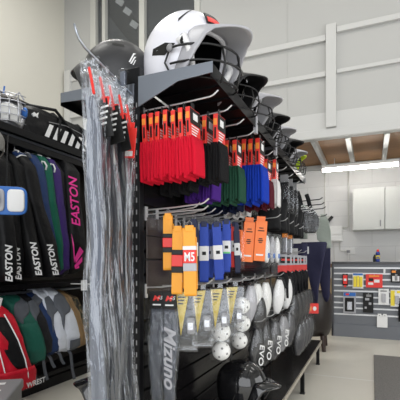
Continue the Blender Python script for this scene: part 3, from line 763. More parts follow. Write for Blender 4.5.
src = None
for k in range(5):
    loc = (-.62, 3.45 + .2 * k, .93)
    lab = 'long black guard in the dark below the red glove cards, %s from the camera side' % nth(k)
    if src is None: src = oval_guard(lab, *loc, 'black_plastic', 'pad', 1.5, 'knee_guard', 'black guards below the glove cards')
    else: dup(src, loc, lab)
src = None
for k in range(4):
    loc = (-.6, 3.62 + .2 * k, .66)
    lab = 'dark grey guard just above the bench deck, %s past the grey guards' % nth(k)
    if src is None: src = oval_guard(lab, *loc, 'guard_grey', 'pad', 1.3, 'thigh_guard', 'dark guards above the bench deck')
    else: dup(src, loc, lab)
t = thing('red_box', 'red box with white mark hanging low beside the brown chair', 'box', (-.57, 4.18, .78), R(20))
MB().b6(-.07, .07, -.03, .03, -.1, 0).build('carton', 'red_card', t, bevel=.003); MB().ell((.03, -.031, -.05), (.018, .002, .022)).build('print', 'white', t); MB().b6(-.05, .0, -.0315, -.03, -.07, -.03).build('print', 'orange_print', t)
for k in range(2):
    clear_pack('clear packet of silver parts hanging above the red cards, %s of two' % nth(k), (-.62, 3.1 + .2 * k, 1.42), .06, .18, .05, [('part', 'mesh_silver', lambda m: m.b6(-.018, .018, -.01, .01, -.15, -.03), dict(bevel=.005)), ('card', 'orange_print', lambda m: m.b6(-.02, .02, .0, .004, -.03, 0), {})], grp='clear packets of silver parts')
for k in range(5): hook(2.65 + .24 * k, R2 + .06, -.57, 'chrome hook of the far belt row, %s past the orange boxes' % nth(k))
for k, (y, z) in enumerate(((4.45, 1.86), (4.62, 1.83), (4.76, 1.8), (4.9, 1.73))): hook(y, z, -.5, 'dark hook against the white wall past the shelf end, %s along' % nth(k), 'dark hooks past the shelf end', False, 'black_print')
for k in range(6): hook(3.9 + .17 * k, 1.7, -.55, 'chrome hook sticking out past the shelf end, %s along' % nth(k))

# folded dark trousers and clear packs under the far half of the top shelf
src = None
for k in range(7):
    loc = (-.66 + .01 * (k % 2), 2.78 + .17 * k, 1.66)
    lab = 'folded black trousers hanging under the far top shelf, %s past the white socks' % nth(k)
    if src is None:
        src = thing('folded_trousers', lab, 'trousers', loc, R(8), 'folded black trousers')
        rs = [[(px + .006 * math.sin(f * 9), py, -.24 * f) for px, py in rrect(.16 - .02 * f, .045 + .02 * math.sin(PI * f), .2, 16)] for f in (0, .1, .3, .5, .7, .9, 1)]
        MB().rings(rs).build('fabric', 'nylon_black', src, smooth=True)
        MB().b6(-.05, .05, -.004, .004, 0, .1).build('header', 'black_print', src)
    else: dup(src, loc, lab)
for k in range(3):
    clear_pack('dark folded garment in clear bag near the shelf end, %s of three' % nth(k), (-.6, 2.98 + .18 * k, 1.81), .09, .24, .05,
               [('garment', 'nylon_dkgrey', lambda m: m.rings([[(a, b, -.02 - .2 * f) for a, b in rrect(.07, .035, .3, 12)] for f in (0, .2, .6, 1)]), dict(smooth=True)), ('card', 'grey_print', lambda m: m.b6(-.03, .03, -.003, .003, -.02, .04), {})], 'bagged_garment', 0, 'bagged dark garments', cat='garment')
for k, (x, y, z, lab) in enumerate(((-.69, 4.2, 1.9, 'dark sliding mitt in clear bag hanging past the shelf end, nearer one'), (-.63, 4.42, 1.9, 'dark sliding mitt in clear bag hanging past the shelf end, farther one'))):
    t = thing('sliding_mitt', lab, 'mitt', (x, y, z), R(10), 'sliding mitts in clear bags')
    MB().rings([[(px + .02 * f, py, -.13 - .26 * f) for px, py in rrect(.035 + .175 * math.sin(PI * min(.94, .12 + f * .75)), .03 + .03 * math.sin(PI * f), .6, 14)] for f in [i / 10 for i in range(11)]]).build('mitt', 'nylon_dkgrey', t, smooth=True)
    MB().rings([[(px + .02 * f, py, -.11 - .3 * f) for px, py in rrect(.05 + .185 * math.sin(PI * min(.94, .1 + f * .78)), .05 + .03 * math.sin(PI * f), .5, 14)] for f in [i / 8 for i in range(9)]]).build('clear_bag', 'bag_film', t, smooth=True)
    MB().tube([(-.02, 0, .03), (0, 0, -.03), (.02, 0, -.12)], .022, 8).build('strap', 'pad', t, smooth=True)

# trousers hung on the far hooks
def garment(label, name, loc, rows, mt, thick=.05, rz=0, parts=()):
    t = thing(name, label, 'trousers', loc, rz)
    rs = []
    for i, (z, x0, x1) in enumerate(rows):
        n = 18; ring = []
        for px, py in rrect(x1 - x0, thick, .2, n):
            ring.append((px + (x0 + x1) / 2, py + .012 * math.sin(px * 60 + z * 5), z))
        rs.append(ring)
    MB().rings(rs).build('fabric', mt, t, smooth=True)
    for nm, m2, args in parts: MB().b6(*args).build(nm, m2, t)
    return t
garment('navy trousers hanging wide from the far hooks above the brown chair', 'navy_trousers', (-.62, 4.56, 1.4), [(.02, -.1, .16), (0, -.11, .17), (-.08, -.09, .155), (-.2, -.06, .13), (-.35, -.03, .105), (-.5, -.0, .08), (-.66, .015, .07)], 'pants_navy', .06,
        parts=(('tag', 'white', (-.07, -.02, -.04, -.031, -.11, -.03)),))
garment('second navy trousers hung behind the wide pair, with short leg showing', 'navy_trousers', (-.5, 4.85, 1.36), [(0, -.1, .06), (-.2, -.08, .06), (-.4, -.06, .055), (-.56, -.03, .05), (-.62, .0, .03)], 'pants_navy', .05)
garment('folded navy trousers hung nearer, above the red glove cards', 'navy_trousers', (-.74, 4.2, 1.39), [(.0, -.13, .13), (-.1, -.13, .13), (-.18, -.12, .12)], 'pants_navy', .05, parts=(('tag', 'white', (-.04, .04, -.04, -.028, -.12, -.05)),))
garment('sage grey trousers hanging farthest out past the gondola end', 'sage_trousers', (-.535, 4.98, 1.77), [(0, -.03, .02), (-.08, -.06, .06), (-.2, -.08, .085), (-.3, -.07, .09), (-.37, .0, .09), (-.42, .05, .085)], 'sock_sage', .05)
garment('small pale green garment hanging behind the clear mitts', 'pale_garment', (-.72, 4.62, 1.84), [(0, -.03, .03), (-.2, -.04, .05), (-.38, -.03, .05)], 'sock_sage', .05)

# ------------------------------------------------------------------ helmets
def helmet(name, label, loc, rz, shell_m, bill_m=None, s=1.0, pitch=0, guard=False, logo=None, vents=True, group=None, inner='pad', ears=True, roll=0, plate=False, billL=.085, earhole=False, fine=True):
    t = thing(name, label, 'helmet', loc, rz, group, (R(roll), R(-pitch), rz))
    a, b, c = .145 * s, .118 * s, .135 * s
    z0 = .115 * s if ears else .06 * s          # height of the equator above the rim rest
    def zb(az):
        d = abs(math.degrees(az))
        def st(e0, e1, x):
            q = min(1, max(0, (x - e0) / (e1 - e0))); return q * q * (3 - 2 * q)
        front, ear, back = .025 * s, (-.115 if ears else -.05) * s, (-.075 if ears else -.05) * s
        return front + (ear - front) * st(38, 68, d) + (back - ear) * st(110, 160, d)
    def surf(az, k, off=0.0):
        lo = zb(az); z = lo + (c - lo) * math.cos(PI / 2 * k) if k < 1 else lo
        rr = math.sqrt(max(0, 1 - (z / c) ** 2)) if z > 0 else 1 - .10 * (z / (.115 * s)) ** 2
        rr = max(rr, .0)
        ax = a * (1.06 if math.cos(az) < 0 else 1.0)
        return Vector(((ax + off) * rr * math.cos(az), (b + off) * rr * math.sin(az), z + z0 + off * (z / c if z > 0 else 0)))
    na, ne = (48, 16) if fine else (32, 10)
    m = MB(); vs = [(0, 0, c + z0)]; fs = []
    for i in range(1, ne + 1):
        for j in range(na): vs.append(tuple(surf(-PI + 2 * PI * j / na, (i / ne))))
    for j in range(na): fs.append((0, 1 + j, 1 + (j + 1) % na))
    for i in range(ne - 1):
        for j in range(na):
            p, q = 1 + i * na, 1 + (i + 1) * na
            fs.append((p + j, q + j, q + (j + 1) % na, p + (j + 1) % na))
    m.add(vs, fs); m.build('shell', shell_m, t, smooth=True, solid=.012 * s, inner=inner)
    # bill
    def billf(u, v):
        az = R(-62 + 124 * u); p = surf(az, 1.0, .001)
        ext = billL * s * (math.cos((u - .5) * PI) ** .55) if 0 < u < 1 else 0
        return (p.x + ext * v * (1 - .12 * abs(u - .5)), p.y * (1 + .06 * v), p.z + .004 - .022 * s * v * v + (-.018 * s * v * (2 * u - 1) ** 2))
    MB().grid(billf, 20, 6).build('bill', bill_m or shell_m, t, smooth=True, solid=.006 * s)
    # vents on the crown
    if vents:
        for az0, k0 in ((50, .5), (-50, .5), (115, .42), (-115, .42)):
            MB().grid(lambda u, v: surf(R(az0 - 11 + 22 * u), k0 + .05 * v + .05 * u * (1 if az0 > 0 else -1), .0008), 8, 2).build('vent', 'black_print', t, smooth=True)
    for sg in ((-1, 1) if ears else ()):
        if earhole:
            q = [surf(R(sg * d), k, .003) for d, k in ((62, .76), (76, .715), (96, .73), (98, .78), (76, .815))]
            MB().add(q, [tuple(range(5))]).build('ear_hole', 'black_print', t)
        e = MB().ell((.005 * s, sg * b * .7, z0 - .06 * s), (.05 * s, .018 * s, .05 * s), 12, 8).build('ear_pad', inner, t, smooth=True)
    if logo:
        # slanted flame mark of two strokes above the ear
        for sg in (-1, 1):
            mk = MB()
            def P(u, v, o=.0025): return surf(R(sg * (130 + 15 * (1 - u))), .62 + .14 * (1 - v), o)
            for poly in ([(0, .95), (.35, 1), (.95, .2), (.8, .15), (.3, .8)], [(.05, .6), (.3, .62), (.8, .05), (.62, .0), (.25, .45)], [(.1, .3), (.25, .3), (.5, -.1), (.4, -.12)]):
                mk.add([P(*p) for p in poly], [tuple(range(len(poly)))])
            mk.build('logo', logo, t)
    if plate:
        for sg in (-1, 1):
            MB().tube([surf(R(sg * 58), .8, .004), surf(R(sg * 50), .9, .012), surf(R(sg * 47), 1.0, .016) + Vector((.02, 0, -.05)), Vector((a * .75, sg * b * .55, z0 - .1 * s))], .011 * s, 8).build('jaw_strap', 'white', t, smooth=True)
            MB().ell(surf(R(sg * 52), .88, .012), (.022, .012, .02), 10, 6).build('strap_clip', 'black_print', t, smooth=True)
        MB().grid(lambda u, v: surf(R(-20 + 40 * u), .62 + .22 * v, .006), 8, 3).build('badge', 'black_print', t, solid=.006)
        MB().grid(lambda u, v: surf(R(-18 + 36 * u), .72 + .11 * v, .009), 8, 3).build('badge_band', 'red_card', t, solid=.004)
        MB().grid(lambda u, v: surf(R(-8 + 16 * u), .745 + .05 * v, .0105), 6, 2).build('badge_print', 'white', t, solid=.002)
    if guard:
        g = MB(); r = .0034 * s
        def arc(zh, ext, w, drop=0, n=14):
            return [(a * .42 + (a * .62 + ext) * math.sin(PI * i / n), w * b * -math.cos(PI * i / n), z0 + zh * s + drop * math.sin(PI * i / n)) for i in range(n + 1)]
        g.tube(arc(-.03, .05 * s, 1.0, -.005), r, 6); g.tube(arc(-.075, .065 * s, .97, -.01), r, 6); g.tube(arc(-.11, .055 * s, .9, -.03), r, 6)
        for yy in (-.3, .3):
            g.tube([(a * .42 + (a * .62 + .05 * s) * .95, yy * b, z0 - .034 * s), (a * .42 + (a * .62 + .066 * s) * .95, yy * b, z0 - .084 * s), (a * .42 + (a * .62 + .053 * s) * .95, yy * b, z0 - .138 * s)], r, 6)
        for sg in (-1, 1):
            g.tube([(a * .42, sg * b, z0 - .03 * s), (a * .3, sg * b * 1.02, z0 - .07 * s), (a * .42, sg * b * .9, z0 - .11 * s)], r, 6)
        g.build('face_guard', 'black_plastic', t, smooth=True)
        for sg in (-1, 1): MB().ell((a * .42, sg * b * 1.01, z0 - .03 * s), (.012 * s, .008 * s, .012 * s), 10, 6).build('guard_clip', 'grey_print', t, smooth=True)
    return t
TOPZ = SZ + .0145
helmet('batting_helmet', 'glossy white batting helmet with face guard at the near end of the top shelf', (-.80, 1.66, TOPZ + .005), R(-20), 'white_gloss', 'grey_shell', 1.4, -4, True, plate=True, earhole=True, billL=.115)
helmet('batting_helmet', 'matte black batting helmet with white mark on the hidden side of the top shelf', (-1.125, 1.6, TOPZ), R(188), 'black_matte', None, 1.12, 0, False, 'white', billL=.06)
rows = [(1.93, 'black_gloss', 'black', 1.05), (2.19, 'white_gloss', 'white', 1.1), (2.46, 'black_gloss', 'black', 1.05), (2.74, 'white_gloss', 'white', 1.05), (3.02, 'black_gloss', 'black', 1.05), (3.28, 'white_gloss', 'white', 1.0)]
for k, (y, sm, w, s) in enumerate(rows):
    helmet('batting_helmet', '%s batting helmet with wire guard, %s in the row behind the big white one' % (w, nth(k)), (-.735, y, TOPZ), R(-8 + 5 * (k % 3)), sm, 'grey_shell' if w == 'white' else 'black_plastic', s, -4, True, billL=.11, group='batting helmets along the top shelf', fine=k < 3)
helmet('batting_helmet', 'black and neon yellow batting helmet at the far end of the top shelf', (-.73, 3.54, TOPZ), R(-5), 'black_gloss', 'neon', .98, 5, True, fine=False, group='batting helmets along the top shelf')
# helmets stacked on the bench deck
for k in range(2):
    helmet('batting_helmet', ('glossy black batting helmet on the bench deck, lower of the two stacked', 'glossy black batting helmet on top of another under the white balls')[k],
           (-.675, 2.17, .239 + .165 * k), R(-14 + 8 * k), 'black_gloss', None, .98, 0, False, group='black helmets stacked on the bench')
for k in range(3):
    helmet('batting_helmet', ('black batting helmet on the hidden side deck, bottom of its stack', 'black batting helmet on the hidden side deck, middle of its stack', 'black batting helmet on the hidden side deck, top of stack behind the sleeves')[k],
           (-1.16, 1.66, .239 + .12 * k), R(200), 'black_gloss', None, .95, 0, False, group='black helmets on the hidden side deck', fine=False)

# ------------------------------------------------------------------ long plastic sleeves on the end of the gondola
t = thing('end_hook', 'long steel hook with bent tip at the gondola end', 'hook', (-.935, GY0, 1.93))
MB().tube([(0, 0, -.02), (0, -.16, .005), (0, -.3, .03), (0, -.33, .045), (0, -.355, .085)], .0045, 8).build('peg', 'steel', t, smooth=True)
MB().b6(-.016, .016, -.006, 0, -.06, .02).build('base_plate', 'steel', t)
def sleeve(label, x, y, z, w, lng, k):
    t = thing('plastic_sleeve', label, 'sleeve', (x, y, z), 0, 'long plastic sleeves on the gondola end', (R(-1.5), R(-2.9 + .45 * k), R(10)))
    n = 64; rc = []; rf = []
    for i in range(n + 1):
        f = i / n; zz = -.035 - (lng - .04) * f
        wc = w * (.66 + .12 * math.sin(f * 11 + k)); dc = .022
        sx = .009 * math.sin(f * 8 + k * 2) + .004 * math.sin(f * 23 + k)
        if f < .06: wc *= .75
        rc.append([(px + sx, py + .002 * math.sin(f * 30 + k), zz - .03) for px, py in rrect(wc, dc, .3, 16)])
        zz2 = .03 - (lng + .03) * f
        wf_ = w * (1.0 + .08 * math.sin(f * 17 + 2 * k))
        ring = []
        for q, (px, py) in enumerate(rrect(wf_, .036 + .01 * math.sin(f * 13 + k), .35, 40)):
            nx = noise.noise(Vector((px * 60, f * 14, k * 3.1)))
            ridge = noise.noise(Vector((px * 150, f * 5 + py * 30, k * 5.3 + 9))) + .35 * noise.noise(Vector((px * 80, f * 24, k * 2.3 + 4)))
            ring.append((px + sx + .006 * nx, py + math.copysign(.011, py) * ridge, zz2))
        rf.append(ring)
    MB().rings(rc).build('padded_strip', ('slate_cloth', 'ink_cloth', 'charcoal_cloth', 'ink_cloth', 'charcoal_cloth')[k], t, smooth=True)
    MB().rings(rf).build('clear_bag', 'sleeve_film', t, smooth=True)
    # crumpled bag mouth above the hook
    m = MB()
    m.grid(lambda u, v: ((u - .5) * w * 1.05, .012 * noise.noise(Vector((u * 6, v * 5, k))) * 1.5, .02 + .055 * v + .012 * noise.noise(Vector((u * 5, k, 1)))), 12, 5)
    m.build('bag_mouth', 'sleeve_film', t, smooth=True, solid=.001)
    # red strap and printed hang tags
    MB().tube([(.008, -.018, .03), (.022, -.03, -.02), (.03, -.032, -.07)], .005, 6).build('red_strap', 'red_card', t)
    if k > 0:
        if k in (1, 2, 3):
            tg = MB().box((.03, -.03, -.125), (.058 if k == 2 else .04, .004, .14), Matrix.Rotation(R(-10), 3, 'Y')).build('hang_tag', 'black_print', t, bevel=.002)
            q = MB()
            for j in range(4): q.box((.03 - .003 * j + (.0), -.0328, -.085 - .02 * j), (.03, .001, .007), Matrix.Rotation(R(-10), 3, 'Y'))
            q.build('tag_print', 'white', tg)
        MB().box((.028, -.026, -.07), (.032, .004, .05), Matrix.Rotation(R(8), 3, 'Y')).build('hang_tag', 'red_card', t, bevel=.002)
    if k >= 4:
        tg = MB().box((.03, -.03, -.13), (.042, .004, .12), Matrix.Rotation(R(6), 3, 'Y')).build('hang_tag', 'red_card', t, bevel=.002)
        MB().box((.022, -.0325, -.172), (.032, .001, .02), Matrix.Rotation(R(6), 3, 'Y')).build('barcode', 'white', tg)
    return t
SL = [(-.9, 1.125, 1.835, .07), (-.904, 1.19, 1.83, .064), (-.907, 1.25, 1.825, .062), (-.91, 1.315, 1.815, .06), (-.916, 1.375, 1.80, .056)]
LB = ['nearest the camera at the hook tip', 'second from the hook tip, with a black tag', 'third from the hook tip, darkest inside', 'fourth from the hook tip', 'closest to the gondola post, with a red barcode tag']
for k, (x, y, z, w) in enumerate(SL): sleeve('long crinkled clear plastic sleeve ' + LB[k], x, y, z, w, 1.62, k)
t = thing('clear_tube', 'short blue grey packet beside the post at the gondola end', 'packet', (-.945, 1.4, 1.97))
MB().b6(-.016, .008, -.008, .008, -.1, .02).build('sleeve', 'slate_cloth', t, bevel=.004); MB().b6(-.02, .012, -.012, .012, -.11, .03).build('clear_bag', 'clamshell', t, bevel=.004)

# ------------------------------------------------------------------ bag rack along the left
RY0, RY1 = 1.2, 4.3
rack = thing('bag_rack', 'tall black bag rack with shelf and rails along the left', 'rack', (-3.0, RY0, 0))
def rb(m, x0, x1, y0, y1, z0, z1): return m.b6(x0 + 3, x1 + 3, y0 - RY0, y1 - RY0, z0, z1)
rb(MB(), -3.34, -3.3, RY0, RY1, 0, 2.86).build('back_panel', 'office_beam', rack)
rb(MB(), -3.3, -2.81, RY0, RY1, 2.3, 2.325).build('top_shelf', 'black_metal', rack)
rb(MB(), -2.81, -2.77, RY0, RY1, 2.285, 2.35).build('front_rail', 'black_metal', rack, bevel=.004)
MB().tube([(.16, 0, 2.285), (.16, RY1 - RY0, 2.285)], .016, 8).build('hang_rail', 'bracket_steel', rack)
rb(MB(), -2.86, -2.8, RY0, RY1, 2.2, 2.26).build('lower_rail', 'black_metal', rack, bevel=.004)
rb(MB(), -3.3, -2.8, RY0, RY1, .96, 1.005).build('middle_shelf', 'black_metal', rack)
MB().tube([(.05, 0, .92), (.05, RY1 - RY0, .92)], .016, 8).build('hang_rail', 'bracket_steel', rack)
rb(MB(), -3.3, -2.83, RY0, RY1, .0, .09).build('base', 'black_metal', rack)
rb(MB(), -2.85, -2.79, RY0, RY1, .125, .165).build('foot_rail', 'black_metal', rack, bevel=.004)
for y in (RY0, 2.9, RY1 - .05): rb(MB(), -3.3, -3.22, y, y + .05, .09, 2.3).build('upright', 'black_metal', rack)
for y in (RY0, RY1 - .03): rb(MB(), -3.3, -2.8, y, y + .03, .09, 2.3).build('end_panel', 'black_metal', rack)
UP = Matrix(((0, 0, 1), (0, -1, 0), (1, 0, 0))).to_euler()     # lettering climbing a face that looks to +X

def pack(name, label, cat, loc, prof, cloth, patches=(), group=None, rz=0, wr=.012, power=.25, n=28):
    """prof: rows of (z, x centre, x depth, y centre, y width), from top down"""
    t = thing(name, label, cat, loc, rz, group)
    seed = random.uniform(0, 50)
    def interp(f):
        q = f * (len(prof) - 1); i = min(int(q), len(prof) - 2); u = q - i; u = u * u * (3 - 2 * u) * .5 + u * .5
        return [a + (b - a) * u for a, b in zip(prof[i], prof[i + 1])]
    def S(f, ang, off=0.0):
        z, xc, xd, yc, yw = interp(min(1, max(0, f)))
        e = 2 / (2 + (1 - power) * 4)
        c, s_ = math.cos(ang), math.sin(ang)
        x = (xd / 2 + off) * math.copysign(abs(c) ** e, c); y = (yw / 2 + off) * math.copysign(abs(s_) ** e, s_)
        w = wr * noise.noise(Vector((f * 7 + seed, ang * 1.3, seed)))
        w += wr * .5 * noise.noise(Vector((f * 16 + seed, ang * 3, seed)))
        return Vector((xc + x + w * c * 1.2, yc + y + w * s_, z))
    rows = 30
    MB().rings([[S(k / rows, 2 * PI * j / n) for j in range(n)] for k in range(rows + 1)]).build('body', cloth, t, smooth=True)
    for nm, m2, f0, f1, a0, a1, kw in patches:
        sl = kw.get('slant', 0)
        MB().grid(lambda u, v: S(f0 + (f1 - f0) * v + sl * (u - .5), R(a0 + (a1 - a0) * u), kw.get('off', .005)), 10, 10).build(nm, m2, t, smooth=True, solid=.003)
    t['_'] = 0; del t['_']
    return t, S
def strap(t, pts, w, m2, nm='strap'):
    rs = []
    for p in pts: rs.append([(p[0] - .002, p[1] - w / 2, p[2]), (p[0] + .002, p[1] - w / 2, p[2]), (p[0] + .002, p[1] + w / 2, p[2]), (p[0] - .002, p[1] + w / 2, p[2])])
    return MB().rings(rs).build(nm, m2, t)

# angle 0 = front (+X), -90 = towards the camera side (-Y)
def batbag(label, y, lean, cloth, top=2.12, bot=1.02, w=.12, xf=-2.72, text_on=True, patches=(), group='black bat bags with white lettering', letter='white', xlean=0.0, tz=1.2, size=.1, d=.32):
    H = top - bot; xc = xf - d / 2
    prof = [(0, -.05, .1, 0, .03), (-.03 * H, -.02, .2, 0, w * .7), (-.12 * H, 0, d * .95, .06 * lean, w), (-.4 * H, .01 + xlean * .3, d, .3 * lean, w * 1.02), (-.75 * H, .03 + xlean * .7, d * 1.02, .72 * lean, w * 1.06), (-.95 * H, .03 + xlean, d * .9, .97 * lean, w * .95), (-H, .01 + xlean, d * .55, lean, w * .5)]
    t, S = pack('bat_bag', label, 'bag', (xc, y, top), prof, cloth, patches, group)
    MB().tube([(-.02, 0, -.02), (-.02, 0, .07), (0, 0, .11), (.02, 0, .1)], .005, 6).build('hanger', 'chrome', t)
    if text_on:
        f = (top - tz) / H
        p = S(f, R(-8), .006); p2 = S(f + .02, R(-8), .006); p1 = S(f - .12, R(-8), .006)
        o = text('EASTON', size, p + Vector((.005, 0, 0)), UP, letter, t, .25, .0025, 1.0)
        dv = (p1 - p2).normalized(); zx = Vector((1, -.35, 0)).normalized(); yv = zx.cross(dv).normalized(); zx = dv.cross(yv)
        o.rotation_euler = Matrix((dv, yv, zx)).transposed().to_euler()
        o.location = p + zx * .012
    return t, S
batbag('black bat bag with white lettering, nearest the camera at the photo edge', 2.3, .06, 'nylon_black', 2.13, 1.04, .14, -2.68, size=.076, tz=1.3)
batbag('black bat bag with white lettering, second from the photo edge', 2.41, .09, 'nylon_black', 2.13, 1.05, .12, -2.74, size=.07, tz=1.3)
batbag('black bat bag with white lettering, third from the photo edge', 2.49, .17, 'nylon_black', 2.14, 1.06, .13, -2.72, size=.076, tz=1.33, xlean=.04)
t, S = batbag('black bat bag with navy and white top, leaning farthest, last of the four', 2.58, .27, 'nylon_black', 2.17, 1.06, .15, -2.7, size=.076, tz=1.33, xlean=.05,
       patches=(('navy_panel', 'nylon_navy', .05, .22, -85, 5, dict(slant=-.05)), ('piping', 'white', .215, .228, -85, 5, dict(slant=-.05, off=.007)), ('piping', 'white', .06, .075, -60, 5, dict(slant=.1, off=.007))))
MB().tube([S(.08, R(-70), .01), S(.05, R(-45), .03), S(.1, R(-20), .03), S(.16, R(-40), .02)], .007, 6).build('carry_loop', 'white', t, smooth=True)
batbag('dark navy bat bag between the leaning black bag and the green bag', 2.72, .16, 'nylon_navy', 2.2, 1.06, .13, -2.72, False, group='coloured bat bags', patches=(('label', 'white', .08, .16, -80, -40, {}), ('net_pocket', 'nylon_grey', .12, .24, -85, -35, {})))
for lab, y, ln, cl, tp in (('dark green bat bag with white piping and loop', 2.83, .14, 'nylon_green', 2.21), ('purple bat bag with white piping and loop', 2.94, .1, 'nylon_purple', 2.21)):
    t, S = batbag(lab, y, ln, cl, tp, 1.08, .11, -2.72, False, group='coloured bat bags')
    q = [S(f, R(-50), .004) for f in (.02, .05, .09, .13)]
    MB().tube([S(.0, R(-90 + 20 * i), .004) + Vector((0, 0, -.0)) for i in range(5)] + [S(.03 + .03 * i, R(-5), .004) for i in range(5)], .006, 6).build('piping', 'white', t, smooth=True)
    MB().tube([S(.3, R(-60), .005), S(.26, R(-45), .02), S(.27, R(-25), .025), S(.33, R(-20), .01), S(.36, R(-35), .01)], .008, 6).build('carry_loop', 'white', t, smooth=True)
    MB().grid(lambda u, v: S(.08 + .07 * v, R(-50 + 22 * u), .006), 3, 3).build('label', 'white', t, solid=.002)
batbag('slim black bat bag between the purple bag and the pink lettered bag', 3.02, .06, 'nylon_dkgrey', 2.2, 1.05, .06, -2.74, False, group='coloured bat bags', patches=(('label', 'white', .12, .18, -60, -25, {}),))
t, S = batbag('black bat bag with pink lettering and pink arrow mark', 3.15, .05, 'nylon_black', 2.23, 1.08, .2, -2.7, True, group='coloured bat bags', letter='pink', size=.125, tz=1.67)
MB().tube([S(.04, R(a), .006) for a in (-80, -60, -40, -20, 0, 20)], .008, 6).build('piping', 'pink', t, smooth=True)
f0 = (2.23 - 1.46) / 1.15
m = MB()
def pk(u, v): return tuple(S(f0 + v * .16, R(-46 + 50 * u), .008))
for poly in ([(0, -.35), (.25, -.05), (.5, .55), (.38, .75), (.1, .15)], [(.45, .55), (.9, .1), (1, .3), (.62, .75)], [(.4, .85), (.95, .5), (.98, .68), (.5, 1.05)], [(.55, 1.05), (.9, .85), (.9, 1.0), (.6, 1.2)]):
    m.add([pk(*p) for p in poly], [tuple(range(len(poly)))])
m.build('arrow_mark', 'pink', t, solid=.002)
t = thing('swing_tag', 'red and pale green swing tag beside the pink lettered bag', 'tag', (-2.6, 3.3, 1.78))
MB().cyl((0, 0, 0), (.004, 0, 0), .055, 16).build('card', 'green_print', t); MB().b6(.004, .006, -.03, .05, 0, .09).build('print', 'red_card', t); MB().b6(.004, .0065, -.03, .03, -.04, .0).build('print', 'white', t)

# leg guard and hung helmet in front of the upper bags
t = thing('leg_guard', 'white catcher leg guard with royal blue edging hung before the black bags', 'guard', (-2.42, 2.1, 1.64), R(38))
t.scale = (.78, .78, .95)
rs = lambda w, h, y: [(px, y, pz) for px, pz in rrect(w, h, .5, 24)]
MB().rings([rs(.34, .2, 0), rs(.36, .215, -.012), rs(.36, .215, -.03), rs(.34, .2, -.035)]).build('edging', 'blue_print', t, smooth=True)
MB().rings([rs(.14, .16, -.03), rs(.15, .17, -.045), rs(.13, .15, -.05)]).build('pad', 'white', t, smooth=True).location = (.085, 0, 0)
MB().rings([rs(.14, .16, -.03), rs(.15, .17, -.045), rs(.13, .15, -.05)]).build('pad', 'grey_shell', t, smooth=True).location = (-.085, 0, 0)
MB().tube([(-.1, -.05, -.07), (-.06, -.09, .0), (-.1, -.07, .09), (-.14, -.06, .2)], .022, 8).build('strap', 'blue_print', t, smooth=True)
MB().tube([(0, -.01, .1), (0, .0, .3), (0, .05, .52)], .006, 6).build('hang_cord', 'black_plastic', t)
t = helmet('hung_helmet', 'greyish matte helmet hung in front of the black bags at the photo edge', (-2.62, 2.08, 1.98), R(205), 'grey_matte' if 'grey_matte' in MATS else mat('grey_matte', (0.22, 0.215, 0.2), .5).name, None, .9, 0, False, vents=False, group=None)
MB().tube([(.02, .0, .25), (0, 0, .3)], .006, 6).build('hang_cord', 'black_plastic', t)

# catcher's mask and duffel on top of the rack
t = thing('catcher_helmet', 'silver and royal blue catcher helmet with white face plate on the rack shelf', 'helmet', (-2.96, 2.57, 2.327), R(-35))
MB().rings([[(x * .8, y, z) for x, y, z in r] for r in [[(.155 * math.sin(a) * math.cos(2 * PI * j / 24), .15 * math.sin(a) * math.sin(2 * PI * j / 24), .17 - .19 * math.cos(a)) for j in range(24)] for a in [PI * (.2 + .78 * i / 12) for i in range(13)]]]).build('shell', 'mesh_silver', t, smooth=True)
MB().grid(lambda u, v: (.135 * math.cos(1.6 * (u - .5)) + .03 * v * (1 - v), .14 * math.sin(1.6 * (u - .5)), .06 + .15 * v + .02 * math.sin(3 * u)), 10, 6).build('face_plate', 'white_plastic', t, smooth=True, solid=.012)
m = MB()
for i in range(5):
    z = .07 + .055 * i
    m.tube([(.05 + .13 * math.cos(1.7 * (k / 8 - .5)), .165 * math.sin(1.9 * (k / 8 - .5)), z + .004 * i) for k in range(9)], .0042, 6)
for y in (-.07, 0, .07): m.tube([(.165, y, .06), (.185, y, .16), (.165, y, .3)], .006, 6)
m.build('cage', 'mesh_silver', t, smooth=True)
for sg in (-1, 1): MB().ell((.07, .135 * sg, .19), (.06, .025, .05), 12, 8).build('cheek_pad', 'blue_print', t, smooth=True)
MB().grid(lambda u, v: (.06 + .07 * v, -.1 + .2 * u, .3 + .02 * math.sin(PI * u) - .05 * v), 8, 3).build('brow_pad', 'leather', t, smooth=True, solid=.01)
MB().tube([(0, -.03, .33), (.0, -.02, .42)], .007, 6).build('throat_cord', 'can_blue' if False else 'blue_print', t)
MB().tube([(-.02, .04, .33), (-.0, .1, .39), (.0, .14, .33)], .008, 6).build('strap', 'grey_shell', t)

t, S = pack('duffel_bag', 'black duffel bag with white slanted stripes lying on the rack shelf', 'bag', (-3.05, 2.74, 2.327 + .34),
            [(.0, 0, .26, .42, .6), (-.02, 0, .34, .4, .8), (-.08, 0, .4, .39, .92), (-.2, 0, .42, .38, .98), (-.3, 0, .4, .38, .97), (-.335, 0, .34, .38, .9)], 'nylon_black', (), None, 0, .014, .1, 48)
def DS(y, z, off=.01): return (.21 + off - .1 * max(0, (z + .08)) , y, z)
m = MB()
for k in range(6):
    y = .16 + .105 * k
    for a in range(4): pass
    m.add([(.222, y - .02, -.28), (.222, y + .035, -.28), (.222, y + .095, -.15), (.222, y + .045, -.15)], [(0, 1, 2, 3)])
m.build('stripes', 'white', t, solid=.003)
MB().tube([(.215, .2, -.13), (.225, .42, -.1), (.225, .62, -.11), (.215, .86, -.14)], .004, 5).build('zip', 'grey_print', t)
for y in (.3, .66):
    MB().tube([(.2, y, -.33), (.226, y + .02, -.2), (.215, y + .05, -.06), (.12, y + .06, .015), (-.1, y + .06, .02)], .014, 6).build('carry_strap', 'nylon_black', t)
